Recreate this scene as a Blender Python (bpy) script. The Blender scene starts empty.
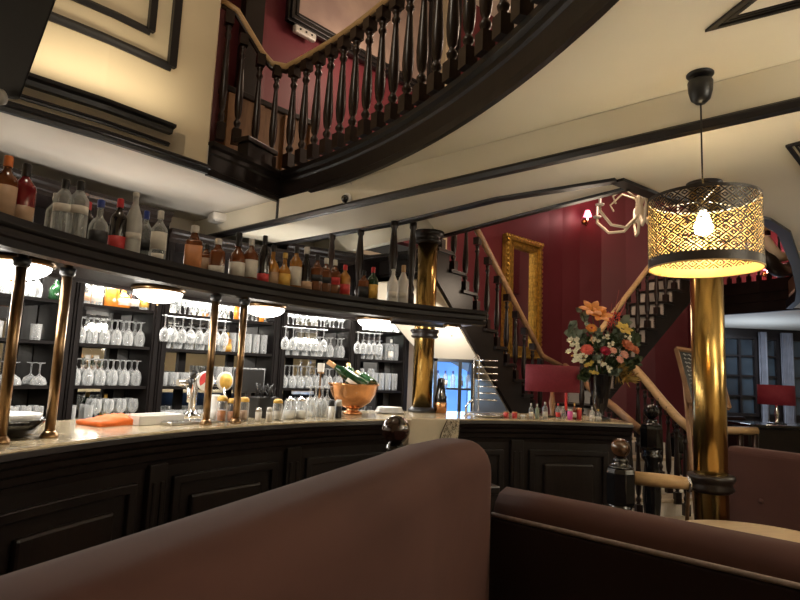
import bpy, bmesh, math, random
from mathutils import Vector, Matrix
random.seed(7)
S = bpy.context.scene
COL = S.collection
PI = math.pi
# ------------------------------------------------------------------ camera
FPX = 580.0; PITCH = math.radians(7.0); ROLL = math.radians(2.4)
CAM = Vector((0, 0, 1.5))
FWD = Vector((0, math.cos(PITCH), math.sin(PITCH)))
U0 = Vector((0, -math.sin(PITCH), math.cos(PITCH))); R0 = Vector((1, 0, 0))
RT = math.cos(ROLL) * R0 + math.sin(ROLL) * U0
UP = -math.sin(ROLL) * R0 + math.cos(ROLL) * U0
def ray(x, y): return FWD + RT * ((x - 400) / FPX) - UP * ((y - 300) / FPX)
def atz(x, y, z):
    d = ray(x, y); return CAM + d * ((z - CAM.z) / d.z)
def aty(x, y, Y):
    d = ray(x, y); return CAM + d * (Y / d.y)
def atcyl(x, y, r, c=(1.9, 1.55)):
    d = ray(x, y); ox = -c[0]; oy = -c[1]
    a = d.x ** 2 + d.y ** 2; b = 2 * (ox * d.x + oy * d.y); k = ox * ox + oy * oy - r * r
    t = (-b + math.sqrt(b * b - 4 * a * k)) / (2 * a)
    return CAM + d * t
cd = bpy.data.cameras.new('camera'); cam = bpy.data.objects.new('camera', cd); COL.objects.link(cam)
cd.sensor_width = 36; cd.lens = FPX / 800 * 36; cd.clip_start = 0.02; cd.clip_end = 100
M = Matrix((RT, UP, -FWD)).transposed().to_4x4(); M.translation = CAM
cam.matrix_world = M; S.camera = cam
CX, CY = 1.9, 1.55                       # centre of the round bar
def pol(r, deg, z=0.0): return Vector((CX + r * math.cos(math.radians(deg)), CY + r * math.sin(math.radians(deg)), z))
def angpx(px, py, r):
    p = atcyl(px, py, r); return math.degrees(math.atan2(p.y - CY, p.x - CX))
def arc(r, a0, a1, n): return [pol(r, a0 + (a1 - a0) * i / n).xy.to_tuple() for i in range(n + 1)]

# ------------------------------------------------------------------ materials
def newmat(name):
    m = bpy.data.materials.new(name); m.use_nodes = True
    nt = m.node_tree; b = nt.nodes['Principled BSDF']; return m, nt, b
def mat(name, col, rough=0.5, metal=0.0, spec=0.5, noise=0.0, scale=8.0, bump=0.0, stretch=(1, 1, 1), col2=None, coat=0.0, sheen=0.0, emit=None, estr=0.0):
    m, nt, b = newmat(name); N = nt.nodes; L = nt.links
    c1 = (*col, 1)
    b.inputs['Base Color'].default_value = c1
    b.inputs['Roughness'].default_value = rough; b.inputs['Metallic'].default_value = metal
    b.inputs['Specular IOR Level'].default_value = spec
    b.inputs['Coat Weight'].default_value = coat; b.inputs['Coat Roughness'].default_value = 0.15
    b.inputs['Sheen Weight'].default_value = sheen
    if emit:
        b.inputs['Emission Color'].default_value = (*emit, 1); b.inputs['Emission Strength'].default_value = estr
    tc = N.new('ShaderNodeTexCoord'); mp = N.new('ShaderNodeMapping'); mp.inputs['Scale'].default_value = stretch
    L.new(tc.outputs['Object'], mp.inputs['Vector'])
    nz = N.new('ShaderNodeTexNoise'); nz.inputs['Scale'].default_value = scale; nz.inputs['Detail'].default_value = 5
    L.new(mp.outputs['Vector'], nz.inputs['Vector'])
    if noise > 0 or col2:
        mx = N.new('ShaderNodeMix'); mx.data_type = 'RGBA'
        c2 = col2 if col2 else tuple(max(0, v * (1 - noise)) for v in col)
        mx.inputs['A'].default_value = c1; mx.inputs['B'].default_value = (*c2, 1)
        cr = N.new('ShaderNodeValToRGB'); cr.color_ramp.elements[0].position = 0.35; cr.color_ramp.elements[1].position = 0.68
        L.new(nz.outputs['Fac'], cr.inputs['Fac']); L.new(cr.outputs['Color'], mx.inputs['Factor'])
        L.new(mx.outputs['Result'], b.inputs['Base Color'])
    if bump > 0:
        bp = N.new('ShaderNodeBump'); bp.inputs['Strength'].default_value = bump; bp.inputs['Distance'].default_value = 0.01
        L.new(nz.outputs['Fac'], bp.inputs['Height']); L.new(bp.outputs['Normal'], b.inputs['Normal'])
    return m
MT = {}
MT['wood'] = mat('dark_stained_wood', (0.013, 0.008, 0.0065), 0.36, noise=0.5, scale=6, stretch=(6, 6, 1), bump=0.06, coat=0.06, spec=0.35)
MT['cab_black'] = mat('matt_black_cabinet', (0.008, 0.009, 0.012), 0.4, noise=0.3, scale=4, spec=0.25)
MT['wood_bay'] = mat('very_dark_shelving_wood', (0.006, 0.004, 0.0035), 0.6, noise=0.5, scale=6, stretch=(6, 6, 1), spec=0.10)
MT['wood_black'] = mat('black_brown_lacquer', (0.014, 0.010, 0.009), 0.36, noise=0.4, scale=5, coat=0.06, spec=0.3)
MT['trim_black'] = mat('black_moulding_paint', (0.010, 0.009, 0.010), 0.35, noise=0.3, scale=9)
MT['baluster'] = mat('turned_walnut', (0.018, 0.009, 0.007), 0.32, noise=0.4, scale=7, stretch=(4, 4, 1), coat=0.12, spec=0.35)
MT['rail'] = mat('pale_ash_handrail', (0.50, 0.33, 0.16), 0.40, noise=0.2, scale=12, stretch=(1, 1, 6), bump=0.04)
MT['rail_brown'] = mat('brown_beech_handrail', (0.34, 0.19, 0.095), 0.40, noise=0.3, scale=12)
MT['cream'] = mat('cream_plaster', (0.66, 0.56, 0.38), 0.65, noise=0.06, scale=2.0, bump=0.02)
MT['ceil'] = mat('cream_ceiling_paint', (0.82, 0.77, 0.63), 0.55, noise=0.05, scale=1.5, bump=0.01)
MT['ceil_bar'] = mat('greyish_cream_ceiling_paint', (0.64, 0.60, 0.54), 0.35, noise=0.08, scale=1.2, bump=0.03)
MT['red'] = mat('burgundy_wall_paint', (0.17, 0.028, 0.040), 0.5, noise=0.15, scale=1.5, bump=0.02)
MT['pale'] = mat('pale_wall_paint', (0.62, 0.55, 0.44), 0.6, noise=0.05, scale=2)
MT['brass'] = mat('aged_brass', (0.62, 0.40, 0.13), 0.20, metal=1.0, noise=0.45, scale=5, stretch=(3, 3, .6), bump=0.05)
MT['pole'] = mat('worn_brass_tube', (0.30, 0.19, 0.10), 0.28, metal=1.0, noise=0.4, scale=14, bump=0.04)
MT['copper'] = mat('hammered_copper', (0.72, 0.36, 0.17), 0.25, metal=1.0, noise=0.25, scale=10, bump=0.08)
MT['gold'] = mat('gilded_wood', (0.72, 0.46, 0.10), 0.35, metal=0.7, noise=0.5, scale=22, bump=0.5)
MT['chrome'] = mat('chrome', (0.75, 0.75, 0.75), 0.12, metal=1.0)
MT['steel'] = mat('brushed_steel', (0.50, 0.50, 0.50), 0.3, metal=1.0)
MT['stone'] = mat('beige_stone_counter', (0.52, 0.43, 0.28), 0.18, col2=(0.33, 0.26, 0.15), scale=7, stretch=(1, 3, 1), coat=0.3)
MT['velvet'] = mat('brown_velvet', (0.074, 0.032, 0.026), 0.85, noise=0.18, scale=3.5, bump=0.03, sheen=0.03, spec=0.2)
MT['velvet_dark'] = mat('dark_brown_velvet', (0.020, 0.010, 0.009), 0.85, noise=0.15, scale=3.5, bump=0.03, sheen=0.05, spec=0.15)  # dark upholstery colour, also holds the painted shade of the long sofa's front
MT['piping'] = mat('grey_piping_cord', (0.28, 0.22, 0.20), 0.7, noise=0.3, scale=40)
MT['white'] = mat('white_enamel', (0.80, 0.80, 0.78), 0.35, noise=0.04, scale=8)
MT['whitestone'] = mat('white_riser_tile', (0.50, 0.46, 0.41), 0.4, noise=0.1, scale=10)
MT['tread'] = mat('worn_beige_stair_tread', (0.40, 0.32, 0.23), 0.4, noise=0.25, scale=8)
MT['black'] = mat('black_plastic', (0.010, 0.010, 0.011), 0.4, noise=0.2, scale=12)
MT['gloss_black'] = mat('gloss_black', (0.008, 0.008, 0.009), 0.12, noise=0.2, scale=3, coat=0.5)
MT['redshade'] = mat('red_fabric_shade', (0.17, 0.016, 0.028), 0.8, noise=0.2, scale=60, bump=0.1, emit=(0.5, 0.02, 0.04), estr=0.02)
MT['floor'] = mat('dark_floor_boards', (0.06, 0.035, 0.022), 0.4, noise=0.5, scale=4, stretch=(1, 8, 1))
MT['paper'] = mat('cream_paper', (0.62, 0.55, 0.42), 0.7, noise=0.08, scale=14)
MT['tan'] = mat('tan_wood_panel', (0.30, 0.17, 0.085), 0.45, noise=0.3, scale=5, stretch=(8, 8, 1))
MT['canvas'] = mat('dusty_pink_canvas', (0.42, 0.32, 0.27), 0.6, col2=(0.30, 0.22, 0.20), scale=2.2)
MT['orange'] = mat('orange_cloth', (0.85, 0.17, 0.02), 0.7, noise=0.2, scale=20, bump=0.2)
MT['tablewood'] = mat('pale_table_edge', (0.60, 0.45, 0.28), 0.35, noise=0.2, scale=9, stretch=(1, 6, 1))
MT['ink'] = mat('dark_ink', (0.05, 0.035, 0.03), 0.8, noise=0.1, scale=10)
MT['chalk'] = mat('white_chalk', (0.75, 0.75, 0.72), 0.9, noise=0.3, scale=50)
MT['leaf'] = mat('dark_green_leaf', (0.085, 0.12, 0.055), 0.5, noise=0.4, scale=14, bump=0.1)
MT['leaf_grey'] = mat('eucalyptus_leaf', (0.24, 0.30, 0.23), 0.55, noise=0.3, scale=14)
MT['leaf_gold'] = mat('dry_golden_grass', (0.42, 0.27, 0.07), 0.6, noise=0.3, scale=14)
MT['stem'] = mat('green_stem', (0.06, 0.10, 0.03), 0.5, noise=0.3, scale=14)
MT['twig'] = mat('red_twig', (0.35, 0.05, 0.05), 0.6, noise=0.3, scale=14)
def petal(n, c): MT[n] = mat(n, c, 0.55, noise=0.25, scale=30, bump=0.05)
petal('petal_orange', (0.85, 0.32, 0.06)); petal('petal_coral', (0.80, 0.13, 0.09)); petal('petal_white', (0.80, 0.76, 0.58))
petal('petal_pink', (0.80, 0.38, 0.28)); petal('petal_crimson', (0.40, 0.015, 0.05)); petal('petal_rust', (0.55, 0.15, 0.06)); petal('petal_yellow', (0.70, 0.50, 0.10))
MT['mirror'] = mat('mirror_glass', (0.78, 0.77, 0.75), 0.03, metal=1.0)
MT['mirror_dark'] = mat('smoked_mirror', (0.30, 0.28, 0.26), 0.06, metal=1.0, noise=0.1, scale=3)
def emis(name, col, st):
    m, nt, b = newmat(name)
    b.inputs['Base Color'].default_value = (*col, 1); b.inputs['Emission Color'].default_value = (*col, 1); b.inputs['Emission Strength'].default_value = st
    b.inputs['Roughness'].default_value = 0.3
    N = nt.nodes; L = nt.links
    lw = N.new('ShaderNodeTexNoise'); lw.inputs['Scale'].default_value = 3.0
    mx = N.new('ShaderNodeMix'); mx.data_type = 'RGBA'; mx.inputs['A'].default_value = (*col, 1); mx.inputs['B'].default_value = (*[v * .93 for v in col], 1)
    L.new(lw.outputs['Fac'], mx.inputs['Factor']); L.new(mx.outputs['Result'], b.inputs['Emission Color'])
    return m
MT['domeglass'] = emis('lit_opal_glass', (1.0, 0.97, 0.92), 5.0)
MT['bulb'] = emis('lit_bulb', (1.0, 0.86, 0.60), 60.0)
MT['bulb_small'] = emis('lit_candle_bulb', (1.0, 0.80, 0.65), 14.0)
MT['pinkshade'] = emis('lit_pink_shade', (1.0, 0.20, 0.30), 2.2)
MT['bluelit'] = emis('blue_lit_bottle', (0.10, 0.38, 0.95), 0.9)
MT['bluepanel'] = emis('blue_fridge_light', (0.16, 0.42, 1.0), 0.55)
MT['whitelit'] = emis('lit_lamp_lining', (1.0, 0.85, 0.65), 3.0)
MT['night'] = mat('dark_night_glass', (0.02, 0.025, 0.03), 0.08, col2=(0.05, 0.07, 0.085), scale=1.2, spec=0.8)
def glassmat(name, tint, lo, hi, white=0.75, rough=0.05):
    m = bpy.data.materials.new(name); m.use_nodes = True; nt = m.node_tree; N = nt.nodes; L = nt.links
    b = N['Principled BSDF']; b.inputs['Base Color'].default_value = (*[white * t for t in tint], 1); b.inputs['Roughness'].default_value = rough
    b.inputs['Specular IOR Level'].default_value = 0.9
    out = N['Material Output']; tr = N.new('ShaderNodeBsdfTransparent'); tr.inputs['Color'].default_value = (*tint, 1)
    nz = N.new('ShaderNodeTexNoise'); nz.inputs['Scale'].default_value = 30
    fr = N.new('ShaderNodeLayerWeight'); fr.inputs['Blend'].default_value = 0.45
    ad = N.new('ShaderNodeMath'); ad.operation = 'MULTIPLY_ADD'; ad.inputs[1].default_value = 0.10; L.new(nz.outputs['Fac'], ad.inputs[0]); L.new(fr.outputs['Facing'], ad.inputs[2])
    mr = N.new('ShaderNodeMapRange'); mr.inputs['To Min'].default_value = lo; mr.inputs['To Max'].default_value = hi
    L.new(ad.outputs[0], mr.inputs['Value'])
    mx = N.new('ShaderNodeMixShader'); L.new(mr.outputs['Result'], mx.inputs['Fac'])
    L.new(tr.outputs[0], mx.inputs[1]); L.new(b.outputs[0], mx.inputs[2]); L.new(mx.outputs[0], out.inputs['Surface'])
    return m
MT['glass'] = glassmat('clear_glass', (0.97, 0.98, 0.98), 0.06, 0.82, 0.75, 0.03)
MT['bclear'] = glassmat('clear_bottle_glass', (0.90, 0.93, 0.93), 0.22, 0.8, 0.6)
MT['bfrost'] = mat('frosted_bottle_glass', (0.42, 0.42, 0.40), 0.45, noise=0.1, scale=10)
MT['bdark'] = mat('dark_bottle_glass', (0.014, 0.011, 0.012), 0.10, noise=0.3, scale=10, coat=0.4)
MT['bgreen'] = mat('green_bottle_glass', (0.010, 0.045, 0.014), 0.10, noise=0.3, scale=10, coat=0.4)
MT['bamber'] = mat('amber_spirit_bottle', (0.16, 0.045, 0.012), 0.10, noise=0.5, scale=10, coat=0.4)
MT['bgold'] = mat('golden_spirit_bottle', (0.42, 0.18, 0.03), 0.10, noise=0.5, scale=10, coat=0.4)
MT['bred'] = mat('red_liqueur_bottle', (0.22, 0.015, 0.02), 0.10, noise=0.4, scale=10, coat=0.4)
MT['borange'] = mat('orange_liqueur', (0.75, 0.24, 0.03), 0.12, noise=0.4, scale=10, coat=0.4)
MT['bwhite'] = mat('white_ceramic_bottle', (0.62, 0.60, 0.57), 0.25, noise=0.06, scale=10, coat=0.3)
def pl(n, c, r=.5): MT[n] = mat(n, c, r, noise=0.15, scale=30)
pl('lab_white', (0.66, 0.62, 0.55)); pl('lab_tan', (0.45, 0.29, 0.18)); pl('lab_red', (0.55, 0.04, 0.04)); pl('lab_yellow', (0.70, 0.42, 0.08)); pl('lab_black', (0.02, 0.02, 0.022)); pl('lab_orange', (0.62, 0.25, 0.10))
pl('cap_red', (0.55, 0.03, 0.04), .35); pl('cap_blue', (0.03, 0.06, 0.30), .35); pl('cap_black', (0.012, 0.012, 0.014), .35); pl('cap_white', (0.60, 0.58, 0.54), .35); pl('cap_orange', (0.72, 0.20, 0.05), .35); pl('cap_gold', (0.60, 0.38, 0.08), .3); pl('cap_pink', (0.75, 0.10, 0.40), .35)
pl('foil', (0.55, 0.30, 0.13), .35); pl('cork', (0.45, 0.28, 0.14), .7)

# perforated pendant shade: the same cut-outs pierce the outer and the inner skin
def shademat(name, col, rough, metal):
    m = bpy.data.materials.new(name); m.use_nodes = True; nt = m.node_tree; N = nt.nodes; L = nt.links
    b = N['Principled BSDF']; b.inputs['Base Color'].default_value = (*col, 1); b.inputs['Roughness'].default_value = rough; b.inputs['Metallic'].default_value = metal
    tc = N.new('ShaderNodeTexCoord'); sp = N.new('ShaderNodeSeparateXYZ'); L.new(tc.outputs['Object'], sp.inputs[0])
    def mth(op, a, b_=None, c_=None):
        n = N.new('ShaderNodeMath'); n.operation = op
        for i, v in enumerate((a, b_, c_)):
            if v is None: continue
            if isinstance(v, (int, float)): n.inputs[i].default_value = v
            else: L.new(v, n.inputs[i])
        return n.outputs[0]
    an = mth('ARCTAN2', sp.outputs[1], sp.outputs[0])
    u = mth('MULTIPLY', an, 24 / (2 * PI)); v = mth('MULTIPLY', sp.outputs[2], 1 / 0.048)
    a = mth('ADD', mth('ADD', u, v), 100.0); c = mth('ADD', mth('SUBTRACT', u, v), 100.0)
    fa = mth('SUBTRACT', mth('FRACT', a), .5); fc = mth('SUBTRACT', mth('FRACT', c), .5)
    d = mth('MAXIMUM', mth('ABSOLUTE', fa), mth('ABSOLUTE', fc))
    def band(lo, hi): return mth('MULTIPLY', mth('GREATER_THAN', d, lo), mth('LESS_THAN', d, hi))
    low = mth('LESS_THAN', mth('SUBTRACT', fa, fc), 0.30)
    holes = mth('ADD', mth('ADD', band(.26, .42), mth('LESS_THAN', d, .11)), 0.0)
    zz = mth('MULTIPLY', mth('GREATER_THAN', sp.outputs[2], 0.045), mth('LESS_THAN', sp.outputs[2], 0.325))
    fac = mth('MINIMUM', mth('MULTIPLY', holes, zz), 1.0)
    tr = N.new('ShaderNodeBsdfTransparent'); mx = N.new('ShaderNodeMixShader')
    L.new(fac, mx.inputs['Fac']); L.new(b.outputs[0], mx.inputs[1]); L.new(tr.outputs[0], mx.inputs[2]); L.new(mx.outputs[0], N['Material Output'].inputs['Surface'])
    return m
MT['shade_out'] = shademat('black_perforated_shade', (0.030, 0.022, 0.018), 0.45, 0.0)
MT['shade_in'] = shademat('golden_shade_lining', (0.86, 0.57, 0.20), 0.40, 0.3)

# ------------------------------------------------------------------ mesh builder
class MB:
    def __init__(s): s.v = []; s.f = []; s.sm = []
    def add(s, vs, fs, smooth=False):
        o = len(s.v); s.v += [tuple(v) for v in vs]; s.f += [tuple(i + o for i in f) for f in fs]; s.sm += [smooth] * len(fs); return s
    def box(s, c, d, rz=0.0, mtx=None):
        x, y, z = (k / 2 for k in d)
        vs = [Vector(p) for p in ((-x, -y, -z), (x, -y, -z), (x, y, -z), (-x, y, -z), (-x, -y, z), (x, -y, z), (x, y, z), (-x, y, z))]
        R = mtx if mtx else Matrix.Rotation(rz, 3, 'Z')
        return s.add([R @ p + Vector(c) for p in vs], [(3, 2, 1, 0), (4, 5, 6, 7), (0, 1, 5, 4), (1, 2, 6, 5), (2, 3, 7, 6), (3, 0, 4, 7)])
    def lathe(s, prof, c=(0, 0, 0), n=16, mtx=None, smooth=True, sq=None, cap=True):
        vs = []; fs = []; c = Vector(c); m = len(prof)
        for r, z in prof:
            for k in range(n):
                a = 2 * PI * (k + (.5 if sq else 0)) / n
                ca, sa = math.cos(a), math.sin(a); rr = r
                if sq:
                    p = sq; rr = r / ((abs(ca) ** p + abs(sa) ** p) ** (1 / p))
                q = Vector((rr * ca, rr * sa, z))
                vs.append((mtx @ q if mtx else q) + c)
        for i in range(m - 1):
            for k in range(n):
                k2 = (k + 1) % n
                fs.append((i * n + k, i * n + k2, (i + 1) * n + k2, (i + 1) * n + k))
        s.add(vs, fs, smooth)
        if cap:
            o = len(s.v) - len(vs)
            if prof[0][0] > 1e-4: s.f.append(tuple(o + k for k in reversed(range(n)))); s.sm.append(False)
            if prof[-1][0] > 1e-4: s.f.append(tuple(o + (m - 1) * n + k for k in range(n))); s.sm.append(False)
        return s
    def tube(s, pts, r, n=10, smooth=True, rr=None):
        pts = [Vector(p) for p in pts]; rings = []
        prev = None
        for i, p in enumerate(pts):
            t = (pts[min(i + 1, len(pts) - 1)] - pts[max(i - 1, 0)]).normalized()
            ref = prev if prev else (Vector((0, 0, 1)) if abs(t.z) < .9 else Vector((1, 0, 0)))
            a = (ref - t * ref.dot(t))
            if a.length < 1e-5: a = t.orthogonal()
            a.normalize(); b = t.cross(a); prev = a
            q = rr[i] if rr else r
            rings.append([p + (a * math.cos(2 * PI * k / n) + b * math.sin(2 * PI * k / n)) * q for k in range(n)])
        vs = [v for g in rings for v in g]; fs = []
        for i in range(len(pts) - 1):
            for k in range(n):
                k2 = (k + 1) % n; fs.append((i * n + k, i * n + k2, (i + 1) * n + k2, (i + 1) * n + k))
        s.add(vs, fs, smooth); o = len(s.v) - len(vs)
        s.f.append(tuple(o + k for k in reversed(range(n)))); s.sm.append(False)
        s.f.append(tuple(o + (len(pts) - 1) * n + k for k in range(n))); s.sm.append(False)
        return s
    def prism(s, poly, z0, z1):
        n = len(poly)
        ar = sum(poly[i][0] * poly[(i + 1) % n][1] - poly[(i + 1) % n][0] * poly[i][1] for i in range(n))
        if ar < 0: poly = poly[::-1]
        vs = [(p[0], p[1], z0) for p in poly] + [(p[0], p[1], z1) for p in poly]
        fs = [tuple(reversed(range(n))), tuple(range(n, 2 * n))] + [(i, (i + 1) % n, n + (i + 1) % n, n + i) for i in range(n)]
        return s.add(vs, fs)
    def slab(s, quad, t):           # any planar polygon of 3-D points, thickened along its normal
        q = [Vector(p) for p in quad]; nrm = (q[1] - q[0]).cross(q[2] - q[0]).normalized() * t; n = len(q)
        vs = q + [p + nrm for p in q]
        fs = [tuple(reversed(range(n))), tuple(range(n, 2 * n))] + [(i, (i + 1) % n, n + (i + 1) % n, n + i) for i in range(n)]
        return s.add(vs, fs)
    def sweep(s, prof, path, smooth=False, closed=False, zs=None):
        # prof: (offset to the left of travel, z) loop; path: 2-D points
        n = len(path); m = len(prof); vs = []; P = [Vector(p) for p in path]
        for i in range(n):
            if closed: t1 = (P[i] - P[i - 1]).normalized(); t2 = (P[(i + 1) % n] - P[i]).normalized()
            else:
                t1 = (P[i] - P[max(i - 1, 0)]) if i > 0 else (P[1] - P[0]); t2 = (P[min(i + 1, n - 1)] - P[i]) if i < n - 1 else t1
                t1 = t1.normalized(); t2 = t2.normalized()
            t = (t1 + t2).normalized(); nn = Vector((-t.y, t.x)); k = 1 / max(.35, nn.dot(Vector((-t1.y, t1.x))))
            for o, z in prof:
                q = P[i] + nn * o * k; vs.append((q.x, q.y, z + (zs[i] if zs else 0)))
        fs = []
        for i in range(n if closed else n - 1):
            j = (i + 1) % n
            for a in range(m):
                b = (a + 1) % m; fs.append((i * m + a, j * m + a, j * m + b, i * m + b))
        if not closed: fs += [tuple(range(m)), tuple((n - 1) * m + k for k in reversed(range(m)))]
        return s.add(vs, fs, smooth)
    def build(s, name, mt, parent=None, bevel=0.0, bseg=2, subsurf=0, loc=None):
        me = bpy.data.meshes.new(name)
        vs = s.v
        if loc is not None: vs = [tuple(Vector(v) - Vector(loc)) for v in vs]
        me.from_pydata(vs, [], s.f)
        for p, k in zip(me.polygons, s.sm): p.use_smooth = k
        bm = bmesh.new(); bm.from_mesh(me); bmesh.ops.recalc_face_normals(bm, faces=bm.faces); bm.to_mesh(me); bm.free()
        me.materials.append(MT[mt] if isinstance(mt, str) else mt)
        o = bpy.data.objects.new(name, me); COL.objects.link(o)
        if loc is not None: o.location = loc
        if parent:
            o.parent = parent
            if loc is None and parent.type == 'EMPTY' and parent.get('_w'):      # mesh given in world space
                o.matrix_parent_inverse = Matrix.Translation(-Vector(parent.location))
        if bevel > 0:
            b = o.modifiers.new('bevel', 'BEVEL'); b.width = bevel; b.segments = bseg; b.limit_method = 'ANGLE'; b.angle_limit = math.radians(40)
        if subsurf:
            b = o.modifiers.new('sub', 'SUBSURF'); b.levels = subsurf; b.render_levels = subsurf
            for p in me.polygons: p.use_smooth = True
        return o
def tag(o, label=None, cat=None, group=None, kind=None):
    if label: o['label'] = label
    if cat: o['category'] = cat
    if group: o['group'] = group
    if kind: o['kind'] = kind
    return o
def thing(name, label, cat, loc=(0, 0, 0), rz=0.0, group=None, world=True):
    """Empty at the base of a thing; world=True: its parts are written in world coordinates"""
    o = bpy.data.objects.new(name, None); COL.objects.link(o); o.location = loc; o.rotation_euler = (0, 0, rz); o.empty_display_size = .05
    if world: o['_w'] = 1
    return tag(o, label, cat, group)
def struct(name, mb, mt, label, cat, bevel=0): 
    o = mb.build(name, mt, bevel=bevel); return tag(o, label, cat, None, 'structure')
def dup(root, loc, rz=None, label=None, group=None, scale=None):
    r = root.copy(); COL.objects.link(r); r.location = loc
    if rz is not None: r.rotation_euler = (0, 0, rz)
    if scale: r.scale = (scale,) * 3
    if label: r['label'] = label
    if group: r['group'] = group
    for ch in list(root.children):
        c = ch.copy(); COL.objects.link(c); c.parent = r
        for g in list(ch.children):
            d = g.copy(); COL.objects.link(d); d.parent = c
    return r
def light(name, kind, loc, power, col, size=0.1, target=None, sx=None, sy=None):
    l = bpy.data.lights.new(name, kind); l.energy = power; l.color = col
    if kind == 'AREA':
        l.size = sx or size
        if sy: l.shape = 'RECTANGLE'; l.size_y = sy
    elif kind in ('POINT', 'SPOT'): l.shadow_soft_size = size
    o = bpy.data.objects.new(name, l); COL.objects.link(o); o.location = loc
    if target is not None: o.rotation_euler = (Vector(target) - Vector(loc)).to_track_quat('-Z', 'Y').to_euler()
    return o
# ================================================================== SETTING
ZC = 3.0; ZB = 2.78; ZU = 7.3                      # main ceiling, beam soffit, ceiling of the upper storey
def bl(x): return 4.094 - 0.8875 * x               # plan line of the beam face
UD = Vector((1, -0.8875)).normalized(); VD = Vector((0.8875, 1)).normalized()
struct('floor', MB().prism([(-5, -3.4), (10.4, -3.4), (10.4, 14), (-5, 14)], -0.2, 0.0), 'floor', 'dark floor of the bar room', 'floor')
# arc of the balcony edge, from its far corner towards and past the camera
AC = Vector((-5.05, 0.52)); AR = 6.05
def apt(deg, r=AR): return (AC.x + r * math.cos(math.radians(deg)), AC.y + r * math.sin(math.radians(deg)))
A_FAR = math.degrees(math.atan2(5.11 - .52, -1.15 + 5.05))
ARC = [apt(A_FAR + (-4 - A_FAR) * i / 40) for i in range(41)]
CORNER = ARC[0]
OPEN_R = [(1.50, 3.73), (1.73, 3.88), (2.25, 4.10), (2.77, 4.34), (3.15, 4.68), (3.64, 5.32), (4.1, 5.92), (4.52, 6.5), (5.2, 7.45), (5.83, 8.4), (6.3, 9.3)]
struct('ceiling', MB().prism([apt(A_FAR - .3 + (-4 - A_FAR) * i / 40, AR + .015) for i in range(3, 41)] + [(0.95, -3.2), (8.2, -3.2)] + [(x, bl(x) + .10) for x in (8.2, 4, 1, -.72)], ZC, ZC + .22), 'ceil', 'cream ceiling on the right that carries the pendant lamp', 'ceiling')
# beam and the ceilings beyond it, one slab with the stairwell opening left free
TR2 = [(-2.04, 6.58), (-1.04, 5.78), (-0.03, 4.90), (0.30, 4.56)]
struct('ceiling_soffit', MB().prism([(-2.25, bl(-2.25)), (-1.15, bl(-1.15)), (2, bl(2)), (5, bl(5)), (8.2, bl(8.2)), (10.3, -3.2), (10.3, 9.3)] + OPEN_R[::-1] + [(0.35, 5.35), (0.18, 4.70)] + TR2[2::-1], ZB, ZC - .002), 'ceil', 'lower cream ceiling and beam above the round bar and the stairs', 'ceiling')
LW = [(-3.2, 2.55), (-2.80, 3.02), (-2.493, 3.388), (-2.083, 3.786), (-1.69, 4.255)]
LEDGE = LW + [(-1.43, 4.66), CORNER]
struct('floor_upper', MB().prism([(-2.25, bl(-2.25) + .1), (-1.05, bl(-1.05) + .1), (2, bl(2) + .1), (5, bl(5) + .1), (8.2, bl(8.2) + .1), (10.3, -3.1), (10.3, 9.3)] + OPEN_R[::-1] + [(0.35, 5.35), (0.18, 4.70)] + TR2[2::-1], ZC, ZC + .22), 'tan', 'floor of the balcony storey above the beam', 'floor')
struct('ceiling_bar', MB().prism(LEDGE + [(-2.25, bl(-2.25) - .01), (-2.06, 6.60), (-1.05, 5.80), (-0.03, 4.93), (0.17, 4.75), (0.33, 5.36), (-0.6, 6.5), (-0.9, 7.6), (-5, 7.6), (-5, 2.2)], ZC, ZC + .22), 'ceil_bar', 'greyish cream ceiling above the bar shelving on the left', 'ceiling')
struct('ceiling_upper', MB().prism([(-5, -3.4), (10.4, -3.4), (10.4, 14), (-5, 14)], ZU, ZU + .1), 'ceil', 'ceiling of the upper storey', 'ceiling')
def strip(path, z0, z1, th, side=1): return MB().sweep([(0, z0), (0, z1), (side * th, z1), (side * th, z0)], path)
# left wall of the void with its pilaster end, mouldings and panel frames
struct('wall_left', strip(LW, ZC + .012, ZU, .25, 1), 'cream', 'cream wall above the bar with black mouldings', 'wall', 0)
struct('wall_pilaster', MB().prism([(-1.69, 4.255), (-1.565, 4.40), (-1.72, 4.86), (-1.92, 4.44)], ZC + .02, ZU), 'cream', 'narrow cream end face of the wall beside the balcony', 'wall')
MOULD = lambda w, h: [(0, 0), (0, h), (-w * .45, h), (-w * .6, h * .8), (-w, h * .7), (-w, h * .45), (-w * .6, h * .35), (-w * .5, 0)]
def lw_trim(name, zlo, h, w, label, path=None):
    return struct(name, MB().sweep([(o, z + zlo) for o, z in MOULD(w, h)], path or LW), 'trim_black', label, 'moulding')
LWE = LW[:-1] + [(-1.775, 4.158)]
lw_trim('trim_1', ZC - .03, .075, .07, 'lowest black moulding along the cream wall above the bar', LW + [(-1.57, 4.41)])
lw_trim('trim_2', ZC + .175, .085, .10, 'upper black ledge moulding along the cream wall above the bar', LWE)
lw_trim('trim_3', ZC + .085, .035, .03, 'thin black moulding between the two ledges of the cream wall', LWE)
struct('trim_17', MB().box((CORNER[0] - .0, CORNER[1] - .02, (ZB + ZC) / 2), (.03, .03, ZC - ZB - .02), -.7), 'trim_black', 'short upright black strip on the beam below the balcony corner', 'moulding')
def lw_pt(s):            # point along the visible part of the left wall, s in metres back from its right end
    P = [Vector(p) for p in LW[::-1]]
    for a, b in zip(P, P[1:]):
        l = (b - a).length
        if s <= l: return a + (b - a) * (s / l)
        s -= l
    return P[-1]
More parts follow.
